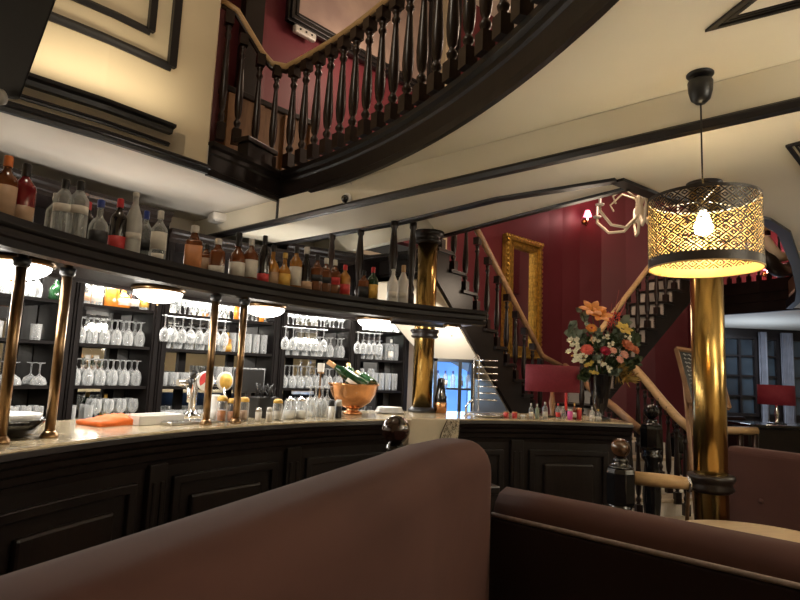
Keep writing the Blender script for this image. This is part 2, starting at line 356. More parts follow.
def frame_on_wall(name, s0, s1, z0, z1, w, label, notch=0.0):
    bm_ = MB(); pr = [(0, 0), (0, w), (-w * .35, w), (-w * .55, w * .6), (-w * .35, w * .3), (-w * .2, 0)]
    path = [lw_pt(s1 + (s0 - s1) * i / 8) for i in range(9)]
    bm_.sweep([(o, z + z0) for o, z in pr], path); bm_.sweep([(o, z + z1) for o, z in pr], path)
    for s in (s0, s1):
        p = lw_pt(s); q = lw_pt(s + .01); t = (p - q).normalized(); nn = Vector((t.y, -t.x)) * .02
        bm_.box((p.x + nn.x, p.y + nn.y, (z0 + z1) / 2 + w / 2), (w, .04, z1 - z0), math.atan2(t.y, t.x))
    return struct(name, bm_, 'trim_black', label, 'moulding')
frame_on_wall('trim_4', .17, 2.2, ZC + .66, ZC + 2.4, .06, 'outer black panel moulding on the cream wall')
frame_on_wall('trim_5', .35, 2.2, ZC + .86, ZC + 2.25, .05, 'inner black panel moulding on the cream wall')
# balcony edge: black fascia along the left return and around the arc
FH = .25
FP = [(0, ZC - .02), (0, ZC + FH), (.09, ZC + FH), (.09, ZC - .02)]
FPROF = [(.02, ZC - .025), (-.015, ZC - .025), (-.02, ZC + .02), (0, ZC + .035), (0, ZC + .15), (-.015, ZC + .165), (-.015, ZC + .20), (-.045, ZC + .215), (-.05, ZC + FH), (.02, ZC + FH)]
struct('trim_6', MB().sweep(FPROF, [(-1.57, 4.44), (-1.37, 4.74), CORNER] + ARC[1:]), 'wood_black', 'curved black fascia of the balcony edge', 'fascia')
struct('trim_7', MB().box((-1.33, 4.95, ZC + FH + .075), (.12, .34, .15), math.radians(-27)).box((-1.33, 4.95, ZC + FH + .17), (.17, .40, .045), math.radians(-27)), 'wood_black', 'raised black plinth block at the left end of the balcony edge', 'fascia', .008)
# beam trims
def tstrip(name, path, w, h, label, z=ZB):
    return struct(name, MB().sweep([(w / 2, z - .018), (w / 2, z + h), (-w / 2, z + h), (-w / 2 - .012, z + h * .6), (-w / 2 - .012, z + h * .25), (-w / 2, z - .018)], path), 'trim_black', label, 'moulding')
tstrip('trim_8', [(-2.2, bl(-2.2)), (-1.15, bl(-1.15)), (1, bl(1)), (4, bl(4)), (8, bl(8))], .05, .03, 'black moulding along the front lower edge of the cream beam')
tstrip('trim_9', TR2[:3] + [(0.69, 4.10), (1.36, 3.60)], .07, .03, 'black moulding along the soffit behind the front beam moulding')
tstrip('trim_10', [(1.36, 3.60)] + OPEN_R[1:], .09, .12, 'dark curved moulding around the right of the stairwell opening')
tstrip('trim_11', [(0.33, 5.40), (0.92, 4.53), (1.50, 3.73)], .05, .10, 'black double moulding on the near edge of the stairwell opening')
struct('trim_12', MB().prism([(0.33, 5.36), (-1.0, 6.92), (-1.06, 6.86), (0.27, 5.30)], ZB + .02, ZC + .2), 'ceil', 'cream edge of the ceiling beside the upper stair flight', 'moulding')
# black coffer mouldings on the right ceiling
def coffer(name, corner, d1, d2, z, label):
    bm_ = MB()
    for k, (o, w) in enumerate(((0, .020), (.032, .008), (.048, .010))):
        c = Vector(corner) + (Vector(d1) + Vector(d2)) * o
        e, g = Vector(d1) * (1.6 - 2 * o), Vector(d2) * (1.6 - 2 * o)
        bm_.sweep([(w / 2, z - .012 + k * .003), (w / 2, z), (-w / 2, z), (-w / 2, z - .012 + k * .003)], [c, c + e, c + e + g, c + g], closed=True)
    return struct(name, bm_, 'trim_black', label, 'moulding')
c0 = atz(711, 27, ZC); c1 = (atz(745, 0, ZC) - c0).xy.normalized(); c2 = (atz(800, 4, ZC) - c0).xy.normalized()
coffer('trim_13', c0.xy, c1, c2, ZC, 'black corner of the coffer moulding at the top right of the ceiling')
c0 = atz(788, 145, ZB); c1 = (atz(802, 141, ZB) - c0).xy.normalized(); c2 = (atz(800, 161, ZB) - c0).xy.normalized()
coffer('trim_14', c0.xy, c1, c2, ZB, 'black corner of the coffer moulding at the right edge of the lower ceiling')
# walls
W1 = arc(6.12, 205, 116, 24)
struct('wall_back', strip(W1 + [(-.40, 7.25), (.10, 7.72), (.32, 7.915)], 0, ZC, .15, 1), 'pale', 'pale wall behind the bar shelving', 'wall')
WR = [(.32, 7.915), (.75, 8.30), (1.4, 8.88), (2.55, 9.905), (2.85, 10.12), (3.2, 10.25), (3.6, 10.28), (4.0, 10.18), (4.4, 9.94), (4.9, 9.40)]
struct('wall_stairs', strip(WR, 0, ZU, .15, 1), 'red', 'burgundy red wall of the stairwell behind the gilt mirror', 'wall')
struct('wall_upper', strip([(-4.6, 2.9), (-3.4, 4.15), (-1.6, 5.95 + .15), (.10, 7.72), (.32, 7.915)], ZC + .22, ZU, .15, 1), 'red', 'burgundy red wall of the balcony storey', 'wall')
struct('wall_far', strip([(4.9, 9.40), (5.6, 12.9)], 0, ZB, .15, 1), 'red', 'dark red wall under the far stair flight', 'wall')
struct('wall_gallery', strip([(4.9, 9.40), (5.2, 12.6), (10.3, 11.6)], ZC + .22, ZU, .15, 1), 'red', 'red wall of the upper gallery behind the far railing', 'wall')
struct('ceiling_far', MB().prism([(5.05, 11.45), (5.65, 11.10), (6.5, 9.45), (10.3, 9.35), (10.3, 13.3), (5.0, 13.3)], ZB, ZC + .22), 'ceil', 'ceiling of the far room beyond the staircase', 'ceiling')
struct('trim_15', MB().sweep([(0, ZB - .02), (0, ZB + .15), (.03, ZB + .17), (.03, ZB + .30), (.06, ZB + .32), (.06, ZC + .3), (-.08, ZC + .3), (-.08, ZB - .02)], [(6.42, 9.30), (6.2, 9.85), (5.55, 10.95), (5.05, 11.3)]), 'wood_black', 'black fascia of the far gallery edge', 'fascia')
struct('wall_right', MB().box((10.35, 5.0, ZU / 2), (.1, 17, ZU)), 'cream', 'right wall of the room', 'wall')
struct('wall_behind', MB().box((2.7, -3.35, ZU / 2), (15.4, .1, ZU)), 'cream', 'wall behind the seats', 'wall')
struct('wall_side', MB().box((-4.95, 5.0, ZU / 2), (.1, 17, ZU)), 'cream', 'outer left wall of the room', 'wall')
# far wall with two dark french windows
FW = 13.0
fw = MB()
def wx(px, Y=FW): return aty(px, 370, Y).x
zt = aty(740, 336, FW).z; zb = aty(740, 416, FW).z
fw.box(((5.0 + wx(722)) / 2, FW + .1, 1.6), (wx(722) - 5.0, .2, 3.2))
fw.box(((wx(722) + 10.4) / 2, FW + .1, (zt + 3.2) / 2), (10.4 - wx(722), .2, 3.2 - zt))
fw.box(((wx(722) + 10.4) / 2, FW + .1, zb / 2), (10.4 - wx(722), .2, zb))
fw.box(((wx(779) + wx(790)) / 2, FW + .1, (zt + zb) / 2), (wx(790) - wx(779), .2, zt - zb))
fw.box(((wx(812) + 10.4) / 2, FW + .1, (zt + zb) / 2), (10.4 - wx(812), .2, zt - zb))
struct('wall_windows', fw, 'wood_black', 'dark far wall with french windows', 'wall')
def window(name, p0, p1, cols, rows, label):
    x0, x1 = wx(p0), wx(p1)
    w = thing(name, label, 'window', ((x0 + x1) / 2, FW, zb)); w['kind'] = 'structure'
    fr = MB(); t = .07
    fr.box(((x0 + x1) / 2, FW, zb + t / 2), (x1 - x0, .09, t)); fr.box(((x0 + x1) / 2, FW, zt - t / 2), (x1 - x0, .09, t))
    for k in range(cols + 1):
        x = x0 + t / 2 + (x1 - x0 - t) * k / cols; fr.box((x, FW, (zt + zb) / 2), (t if k in (0, cols) else .045, .08, zt - zb))
    for k in range(1, rows):
        fr.box(((x0 + x1) / 2, FW, zb + (zt - zb) * k / rows), (x1 - x0, .06, .04))
    fr.build('window_frame', 'steel' if False else 'wood_black', w)
    MB().box(((x0 + x1) / 2, FW + .05, (zt + zb) / 2), (x1 - x0 - .02, .012, zt - zb - .02)).build('pane', 'night', w)
    return w
window('window_1', 722, 757, 2, 4, 'dark french window of eight panes beside the brass column')
window('window_2', 758, 779, 1, 4, 'narrow dark window behind the red shaded lamp')
window('window_3', 790, 812, 1, 4, 'dark window at the right edge of the far wall')
for i, (a, b) in enumerate(((758, 763), (779.5, 789))):
    cu = MB(); n = 24; x0, x1 = wx(a), wx(b)
    cu.sweep([(0, zb - .1), (0, zt + .1), (.03, zt + .1), (.03, zb - .1)], [(x0 + (x1 - x0) * k / n, FW - .12 - .03 * math.sin(k * 1.6)) for k in range(n + 1)], True)
    tag(cu.build('curtain', mat('grey_curtain_%d' % i, (.22, .22, .24), .9, noise=.2, scale=6)), ['grey curtain hanging between the two dark windows', 'grey curtain hanging right of the red shaded far lamp'][i], 'curtain')
# ================================================================== THE ROUND BAR
RB = 3.37; ZT = 1.15
A0, A1 = 198.0, 88.5                     # angles of the curved counter
bar = thing('bar_counter', 'long curved dark panelled bar counter with a beige stone top', 'bar counter', pol(RB + .3, 140))
NA = 72
path = arc(RB, A0, A1, NA)               # travelling clockwise: left of travel = outward (larger radius)
MB().sweep([(.02, ZT - .035), (.012, ZT - .02), (.012, ZT - .008), (.02, ZT), (.78, ZT), (.78, ZT - .035)], path).build('counter_top', 'stone', bar)
MB().sweep([(.0, ZT - .012), (.03, ZT - .012), (.30, ZT - .04), (.30, ZT - .19), (.095, ZT - .19), (.085, ZT - .16), (.07, ZT - .15), (.065, ZT - .12), (.045, ZT - .105), (.04, ZT - .08), (.02, ZT - .065), (.012, ZT - .045), (-.005, ZT - .035)], path).build('edge_moulding', 'wood_black', bar)
MB().sweep([(.10, .0), (.10, ZT - .18), (.30, ZT - .18), (.30, .0)], path).build('front_body', 'wood_black', bar)
MB().sweep([(.05, .0), (.05, .14), (.07, .17), (.12, .17), (.12, .0)], path).build('plinth', 'wood_black', bar)
def sector(r0, r1, a0, a1, z0, z1, n=6):
    return MB().prism(arc(r0, a0, a1, n) + arc(r1, a1, a0, n), z0, z1)
PA = [186.9, 170.5, 154.1, 137.7, 121.3, 104.9, 89.6]
for k, a in enumerate(PA):
    p = sector(RB + .065, RB + .11, a - .95, a + .95, .16, ZT - .17, 2).build('pilaster', 'wood_black', bar, bevel=.006)
    for da in (-.42, .42): sector(RB + .058, RB + .07, a + da - .18, a + da + .18, .24, ZT - .26, 1).build('reed', 'wood_black', p, bevel=.003)
for a, b in zip(PA, PA[1:]):
    hi, lo = a - 1.9, b + 1.9
    z0, z1 = .26, ZT - .25
    fr = MB()
    for (q0, q1, u0, u1) in ((hi, hi - .8, z0, z1), (lo + .8, lo, z0, z1), (hi, lo, z1 - .045, z1), (hi, lo, z0, z0 + .045)):
        fr.v and None
        s_ = sector(RB + .075, RB + .105, q0, q1, u0, u1, 8); fr.add(s_.v, s_.f)
    pf = fr.build('panel_frame', 'wood_black', bar, bevel=.008)
    hi -= 2.1; lo += 2.1
    sector(RB + .07, RB + .105, hi, lo, z0 + .11, z1 - .11, 8).build('raised_panel', 'wood', pf, bevel=.016)
# end face of the counter
MB().box(pol(RB + .42, A1 - .35, ZT / 2 - .06), (.50, .05, ZT - .16), math.radians(A1)).build('end_panel', 'wood_black', bar, bevel=.006)

# overhead shelf carried over the counter
ZS0, ZS1 = 1.90, 2.03
shp = arc(3.46, 200, angpx(484, 326, 3.5), 72)
shelf = thing('overhead_bottle_shelf', 'curved black wooden shelf hung over the bar carrying the row of spirit bottles', 'shelf', pol(3.7, 140, ZS0))
MB().sweep([(.03, ZS0 + .02), (.03, ZS1), (.47, ZS1), (.47, ZS0 + .02)], shp).build('shelf_board', 'wood_black', shelf)
MB().sweep([(.035, ZS0 + .015), (.02, ZS0), (.0, ZS0 + .01), (-.005, ZS0 + .04), (.012, ZS0 + .055), (.012, ZS0 + .085), (-.008, ZS0 + .10), (-.012, ZS1 - .002), (.035, ZS1 - .002)], shp).build('front_moulding', 'wood_black', shelf)
MB().sweep([(.44, ZS0), (.44, ZS0 + .02), (.475, ZS0 + .02), (.475, ZS0)], shp).build('rear_lip', 'wood', shelf)
# brass poles standing on the counter
lab = ['worn brass pole at the far left end of the bar, under the largest dome light', 'brass pole standing by the dark dish at the left of the bar', 'brass pole beside the round beer tap badge', 'brass pole just right of the beer tap, before the black ice bucket']
for (bx, by, br), lb in zip(((15, 320, 3.56), (59, 350, 3.56), (210.5, 364, 3.50), (240, 364, 3.48)), lab):
    p = atcyl(bx, by, br)
    t = thing('brass_pole', lb, 'pole', (p.x, p.y, ZT), group=None)
    MB().tube([(p.x, p.y, ZT + .01), (p.x, p.y, ZS0 + .012)], .021, 14).build('tube', 'pole', t)
    MB().lathe([(.036, ZT), (.036, ZT + .008), (.028, ZT + .022), (.022, ZT + .03)], (p.x, p.y, 0), 16).build('base_flange', 'pole', t)
    MB().lathe([(.024, ZS0 - .04), (.032, ZS0 - .03), (.034, ZS0 - .002)], (p.x, p.y, 0), 16).build('top_flange', 'black', t)
# dome lights under the shelf
dl = ['large lit white dome light under the far left end of the shelf', 'lit white dome light under the shelf above the orange cloth', 'lit white dome light under the shelf right of the third brass pole', 'lit white dome light under the shelf above the champagne bowl', 'smallest lit dome light, under the shelf end right of the brass column']
for (px, py), lb in zip(((12, 272), (158, 298), (265, 313), (374, 326), (452, 331)), dl):
    p = atcyl(px, py, 3.73); z = ZS0 + .0215; R = .15 if px < 50 else (.06 if px > 420 else .132)
    t = thing('dome_light', lb, 'ceiling lamp', (p.x, p.y, z))
    MB().lathe([(R + .012, z - .001), (R + .018, z - .018), (R + .006, z - .03), (R - .01, z - .03)], (p.x, p.y, 0), 32).build('brass_rim', 'pole', t)
    MB().lathe([(R, z - .03)] + [(R * math.cos(a), z - .03 - .062 * math.sin(a)) for a in [PI / 2 * k / 7 for k in range(1, 7)]] + [(.0005, z - .092)], (p.x, p.y, 0), 32).build('glass_bowl', 'domeglass', t)
    MB().lathe([(.006, z - .088), (.008, z - .097), (.004, z - .104), (.0005, z - .106)], (p.x, p.y, 0), 10).build('finial', 'pole', t)
    if px < 420: light('dome_lamp_light', 'POINT', (p.x, p.y, z - .2), 6, (1, .93, .82), .10)
# turned spindles between shelf and beam
BPROF = [(.50, 0.0), (.50, .12), (.36, .135), (.26, .15), (.40, .17), (.44, .19), (.30, .21), (.22, .225), (.36, .25), (.46, .31), (.50, .38), (.45, .48), (.36, .60), (.28, .72), (.24, .78), (.38, .80), (.40, .82), (.26, .84), (.30, .86), (.40, .875), (.30, .89), (.50, .895), (.50, 1.0)]
def baluster_mb(x, y, z0, h, w, n=10, rz=0.0):
    m = MB()
    m.box((x, y, z0 + h * .065), (w, w, h * .13), rz); m.box((x, y, z0 + h * .95), (w, w, h * .10), rz)
    m.lathe([(r * w, z0 + h * z) for r, z in BPROF[1:-2]], (x, y, 0), n, cap=False)
    return m
sl = ['first dark turned spindle on the shelf, above the whisky bottles', 'second dark turned spindle on the shelf, left of the green bottle', 'third dark turned spindle on the shelf, left of the white bottles', 'fourth dark turned spindle, between the white bottles and the brass column']
def tr2at(px, py):
    A = Vector(TR2[0]); D_ = Vector(TR2[2]) - A; d = ray(px, py); n = Vector((D_.y, -D_.x)); return CAM + d * (n.dot(A) / n.dot(d.xy))
sp = [tr2at(330.5, 270), tr2at(359, 270), atcyl(392.5, 270, 3.87), atcyl(411.5, 270, 3.80)]
MB().sweep([(-.045, ZS1 - .035), (-.045, ZS1), (.045, ZS1), (.045, ZS1 - .035)], [sp[0].xy + Vector((-.25, .2)), sp[1].xy, sp[2].xy + Vector((-.10, .09))]).build('spindle_rail', 'wood_black', shelf)
for p, lb in zip(sp, sl):
    m = MB(); h = ZB - ZS1; w = .075
    m.lathe([(w * .42, ZS1), (w * .42, ZS1 + .12), (w * .30, ZS1 + .14), (w * .46, ZS1 + .17), (w * .30, ZS1 + .20), (w * .26, ZS1 + .23), (w * .40, ZS1 + .32), (w * .50, ZS1 + .42), (w * .48, ZS1 + .50), (w * .36, ZB - .14), (w * .28, ZB - .07), (w * .42, ZB - .05), (w * .42, ZB - .002)], (p.x, p.y, 0), 14)
    tag(m.build('wooden_spindle', 'baluster'), lb, 'spindle')
# brass columns
def column(name, x, y, r, z0, z1, rings, label, base, fl=1.0):
    t = thing(name, label, 'column', (x, y, z0))
    MB().tube([(x, y, z0 + .005), (x, y, z1 - .05)], r, 32).build('shaft', 'brass', t)
    MB().lathe([(r * (1 + (q - 1) * fl), z1 - h * fl - .002) for q, h in ((1.05, .11), (1.30, .10), (1.36, .085), (1.2, .07), (1.28, .05), (1.55, .028), (1.6, .0))], (x, y, 0), 32).build('capital', 'wood', t)
    MB().lathe([(r * 1.35, z0), (r * 1.35, z0 + .02), (r * 1.2, z0 + .03), (r * 1.08, z0 + .045)], (x, y, 0), 32).build('base', base, t)
    for za, zb_ in rings:
        h = zb_ - za
        MB().lathe([(r * 1.02, za), (r * 1.25, za + .1 * h), (r * 1.35, za + .25 * h), (r * 1.22, za + .42 * h), (r * 1.3, za + .6 * h), (r * 1.42, za + .78 * h), (r * 1.38, za + .95 * h), (r * 1.02, zb_)], (x, y, 0), 32, cap=False).build('collar', 'wood', t)
    return t
column('brass_column', 0.235, 5.226, .092, ZT, ZB, [(1.80, 1.885)], 'polished brass column standing on the bar counter at its right part', 'black')
column('brass_column', 1.923, 3.60, .094, 0.0, ZB, [(.855, .965)], 'tall polished brass column with a dark collar, behind the pendant lamp', 'wood', .25)

# ================================================================== BACK BAR
RS, RW = 5.42, 5.84
edges = [angpx(px, 345, RS) for px in (-45, 69, 158, 279, 355, 409)]
ZL = [0.93, 1.28, 1.62, 1.94]
names = ['behind the first brass poles', 'behind the orange cloth', 'behind the beer tap', 'behind the champagne bowl', 'left of the big brass column']
bays = []
UW = math.degrees(.034 / RS)
for k in range(5):
    a, b = edges[k], edges[k + 1]
    top = (2.84, 2.84, 2.70, 2.78, 2.78)[k]
    t = thing('bar_shelving_bay', 'dark mirrored shelving bay of glasses ' + names[k], 'shelving', pol(5.65, (a + b) / 2)); bays.append(t)
    ai, bi = a - .03, b + .03
    sector(5.30, RW + .02, ai, bi, 0, .89, 6).build('base_cabinet', 'wood_black', t)
    sector(5.26, RW + .02, ai, bi, .89, .93, 6).build('back_counter', 'stone', t)
    sector(RW - .012, RW + .015, ai - .1, bi + .1, .93, 2.30, 6).build('mirror_back', 'mirror', t)
    sector(RW - .03, RW + .02, ai, bi, 2.30, top - .1, 6).build('upper_panel', 'wood_bay', t)
    for e, sg in ((ai, -1), (bi, 1)):
        c = e + sg * UW
        u = MB().prism([pol(RS - .02, c - UW).xy, pol(RS - .02, c + UW).xy, pol(RW - .02, c + UW * .93).xy, pol(RW - .02, c - UW * .93).xy], .93, top - .1)
        up = u.build('upright', 'wood_bay', t, bevel=.006)
        sector(RS - .035, RS - .02, c - UW * .55, c + UW * .55, 1.0, top - .2, 1).build('fluted_strip', 'wood_bay', up, bevel=.004)
    for z in ZL[1:]:
        sector(RS, RW - .015, ai - 2 * UW, bi + 2 * UW, z - .025, z, 6).build('shelf_board', 'wood_bay', t)
    # mullion of the mirror
    for fmid in (.33, .72):
        mm = ai + (bi - ai) * fmid
        sector(RW - .045, RW - .012, mm - .35, mm + .35, .93, 2.3, 1).build('mirror_batten', 'wood_bay', t)
    MB().sweep([(.0, top - .12), (.03, top - .12), (.06, top - .12), (.52, top - .12), (.52, top), (-.05, top), (-.05, top - .03), (-.02, top - .05), (-.02, top - .08), (0, top - .09)], [p for p in arc(RS - .02, ai, bi, 6)]).build('cornice', 'wood', t)
    # concealed strip lamp under the cornice, and spot strips under the shelves
    cm = (ai + bi) / 2; p = pol(RS + .06, cm, 2.27); q = pol(RW, cm, 0.6)
    MB().box(p + Vector((0, 0, .012)), (.04, .7, .02), math.radians(cm)).build('strip_lamp', 'domeglass', t)
    lt = light('bar_strip_light', 'AREA', p - Vector((0, 0, .01)), 17, (1, .95, .88), sx=.7, sy=.05, target=q)
    lt.rotation_euler = (0, 0, math.radians(cm - 90))
# ================================================================== BOTTLES
def bottle(name, label, loc, h, r, body, cap, lab=None, shape='round', neck=.30, lz=(.12, .42), rz=0.0, group=None, nr=.32, caph=.16, tilt=None, cat='bottle', lab2=None):
    t = thing(name, label, cat, loc, rz, group, world=False)
    if tilt: t.rotation_euler = tilt
    sq = 5 if shape == 'square' else None; n = 24 if sq else 18
    hn = h * (1 - neck); rn = r * nr
    if shape == 'tall': prof = [(r * .9, 0), (r, .01), (r, h * .52), (r * .9, h * .62), (r * .62, h * .72), (rn * 1.1, h * .82), (rn, h * .86), (rn, h * (1 - caph * .5))]
    elif shape == 'squat': prof = [(r * .85, 0), (r, .012), (r, h * .40), (r * .96, h * .48), (r * .75, h * .56), (rn * 1.2, h * .64), (rn, h * .70), (rn, h * (1 - caph * .5))]
    elif shape == 'decanter': prof = [(r * .9, 0), (r, .015), (r * .95, h * .30), (r * .78, h * .5), (r * .5, h * .66), (rn * 1.1, h * .74), (rn, h * .78), (rn, h * (1 - caph * .5))]
    else: prof = [(r * .9, 0), (r, .01), (r, hn * .88), (r * .92, hn * .95), (r * .62, hn * 1.04), (rn * 1.15, hn * 1.12), (rn, hn * 1.18), (rn, h * (1 - caph * .5))]
    if sq:
        m = MB(); k = len([p for p in prof if p[1] <= hn * .96]) if shape == 'square' else len(prof)
        m.lathe(prof[:k], n=n, sq=sq); m.lathe([(prof[k - 1][0] * .8, prof[k - 1][1])] + prof[k:], n=18)
    else: m = MB().lathe(prof, n=n)
    b = m.build('bottle_body', body, t)
    rc = rn * 1.12 + .001
    MB().lathe([(rc, h * (1 - caph)), (rc * 1.02, h * (1 - caph) + .004), (rc * 1.02, h - .004), (rc * .9, h)], n=16).build('cap', cap, t)
    def lb(z0, z1, mt, ar=1.25):
        m = MB(); N = 10; vs = []; fs = []
        for i in range(N + 1):
            a = -PI / 2 - ar + 2 * ar * i / N
            ca, sa = math.cos(a), math.sin(a); rr = (r + .0012)
            if sq: rr = rr / ((abs(ca) ** sq + abs(sa) ** sq) ** (1 / sq))
            for q, z in ((rr, z0), (rr, z1), (rr - .0009, z1), (rr - .0009, z0)): vs.append((q * ca, q * sa, z))
        for i in range(N):
            for j in range(4): fs.append((i * 4 + j, i * 4 + (j + 1) % 4, i * 4 + 4 + (j + 1) % 4, i * 4 + 4 + j))
        fs += [(0, 1, 2, 3), tuple(N * 4 + k for k in (3, 2, 1, 0))]
        m.add(vs, fs, True); return m.build('paper_label', mt, t)
    if lab: lb(h * lz[0], h * lz[1], lab, .95 if sq else 1.25)
    if lab2: lb(h * lab2[0], h * lab2[1], lab2[2], .8)
    return t
def face(p): return math.atan2(p.y - CAM.y, p.x - CAM.x) - PI / 2       # turn the label towards the seats
SHELF_G = 'spirit bottles on the overhead shelf'
# pixel column, height, radius, body, cap, label colour, shape, radius on shelf, description
ROW = [
 (-14, .30, .043, 'bamber', 'cap_black', 'lab_tan', 'square', 3.66, 'amber square spirit bottle with tan label at the left end of the shelf', {}),
 (3, .31, .045, 'bamber', 'cap_orange', 'lab_tan', 'round', 3.62, 'spirit bottle with orange cap and tan label at the left end of the shelf', dict(lz=(.08, .55))),
 (22, .31, .046, 'bred', 'cap_black', 'lab_tan', 'round', 3.62, 'red liqueur bottle with black cap and wide tan label', dict(lz=(.06, .34), caph=.20)),
 (54, .26, .036, 'bclear', 'cap_white', None, 'round', 3.72, 'small clear bottle with pale cap, left of the pair of black capped bottles', {}),
 (62, .31, .043, 'bclear', 'cap_black', 'lab_white', 'round', 3.62, 'clear spirit bottle with black cap, left one of the pair', dict(lz=(.45, .58), neck=.25)),
 (77, .315, .044, 'bclear', 'cap_black', 'lab_white', 'round', 3.58, 'clear spirit bottle with black cap, right one of the pair', dict(lz=(.45, .58), neck=.25)),
 (87, .28, .036, 'bdark', 'cap_red', None, 'round', 3.74, 'slim dark bottle with red cap half behind the clear black capped pair', {}),
 (99, .265, .045, 'bclear', 'cap_blue', 'lab_black', 'squat', 3.60, 'clear round shouldered bottle with blue cap and dark round emblem', dict(lz=(.08, .36))),
 (118, .315, .042, 'bdark', 'cap_red', 'lab_red', 'round', 3.62, 'dark wine coloured bottle with red cap and red label', dict(lz=(.06, .32))),
 (133, .345, .042, 'bfrost', 'cap_white', 'lab_white', 'tall', 3.58, 'tall frosted white vodka bottle, tallest at the left of the shelf', dict(lz=(.27, .36), caph=.07)),
 (145, .31, .041, 'bclear', 'cap_blue', 'lab_black', 'round', 3.72, 'clear vodka bottle with blue cap right behind the frosted bottle', dict(lz=(.25, .45))),
 (159, .30, .043, 'bclear', 'cap_white', 'lab_white', 'round', 3.60, 'clear rum bottle with pale cap and cream label, last of the clear ones', dict(lz=(.25, .58), lab2=(.06, .18, 'lab_white'))),
 (194, .275, .050, 'bamber', 'cap_white', 'lab_orange', 'square', 3.60, 'square bottle with orange tan label beside the edge of the dark back panel', dict(lz=(.04, .55), nr=.4)),
 (207, .20, .036, 'bamber', 'cap_black', 'lab_tan', 'square', 3.66, 'short square bottle with small tan label behind the decanter bottle', dict(lz=(.04, .55))),
 (218, .235, .047, 'bamber', 'cap_white', 'lab_white', 'square', 3.60, 'dark amber square bottle with small white corner label', dict(lz=(.06, .26), nr=.4)),
 (238, .31, .052, 'bamber', 'cap_black', 'lab_white', 'squat', 3.60, 'whisky bottle with tall black cap and wide white label', dict(lz=(.08, .36), caph=.30)),
 (251, .285, .048, 'bamber', 'cap_white', 'lab_white', 'round', 3.58, 'broad amber bottle with clear stopper and white label', dict(lz=(.10, .50))),
 (264, .335, .042, 'bdark', 'cap_black', 'lab_red', 'tall', 3.60, 'tall dark bottle with black cap and low red label', dict(lz=(.05, .22), caph=.22)),
 (273, .29, .046, 'bgold', 'cap_black', 'lab_tan', 'squat', 3.62, 'golden whisky bottle with black cap and tan label beside the tall dark bottle', dict(lz=(.05, .34))),
 (285, .25, .046, 'bgold', 'cap_gold', 'lab_yellow', 'squat', 3.60, 'golden bottle with yellow cap and yellow label', dict(lz=(.08, .40))),
 (296, .315, .045, 'bgold', 'cap_black', 'lab_white', 'round', 3.60, 'whisky bottle with black cap and slanted cream label right of the yellow capped bottle', dict(lz=(.10, .52))),
 (306, .325, .052, 'bdark', 'cap_white', 'lab_tan', 'decanter', 3.60, 'wide sloping decanter bottle with clear glass neck', dict(lz=(.05, .22))),
 (317, .29, .043, 'bamber', 'cap_black', 'lab_black', 'square', 3.60, 'square whisky bottle with slanted black label, left of the two alike', dict(lz=(.30, .46))),
 (326, .275, .043, 'bamber', 'cap_white', 'lab_black', 'square', 3.60, 'square whisky bottle with slanted black label and pale cap, left of the red labelled one', dict(lz=(.30, .46))),
 (335, .275, .043, 'bamber', 'cap_white', 'lab_red', 'square', 3.60, 'square whisky bottle with slanted red label', dict(lz=(.30, .50))),
 (345, .25, .044, 'bgold', 'cap_red', 'lab_red', 'round', 3.60, 'whisky bottle with red cap and red and white label left of the second spindle', dict(lz=(.10, .40))),
 (364, .235, .042, 'bamber', 'cap_black', 'lab_black', 'square', 3.62, 'small square whiskey bottle with black label right of the second spindle', dict(lz=(.08, .45))),
 (373, .27, .043, 'bgreen', 'cap_red', 'lab_yellow', 'round', 3.60, 'green bottle with red foil neck and yellow label', dict(lz=(.08, .48))),
 (393, .28, .046, 'bwhite', 'cap_white', None, 'tall', 3.60, 'white ceramic bottle without cork, left of the two', dict(caph=.04, lab2=(.16, .34, 'lab_white'))),
 (403, .33, .046, 'bwhite', 'cork', None, 'tall', 3.62, 'white ceramic bottle with cork stopper, right of the two', dict(caph=.18, lab2=(.16, .30, 'lab_white'))),
]
for px, h, r, body, cap, lab_, shp_, R, lb, kw in ROW:
    p = atcyl(px, 205 + max(0, px) * .2, R + .02)
    h *= .94 if px < 130 else 1.0
    bottle('spirit_bottle', lb, (p.x, p.y, ZS1), h, r, body, cap, lab_, shp_, rz=face(p), group=SHELF_G, **kw)

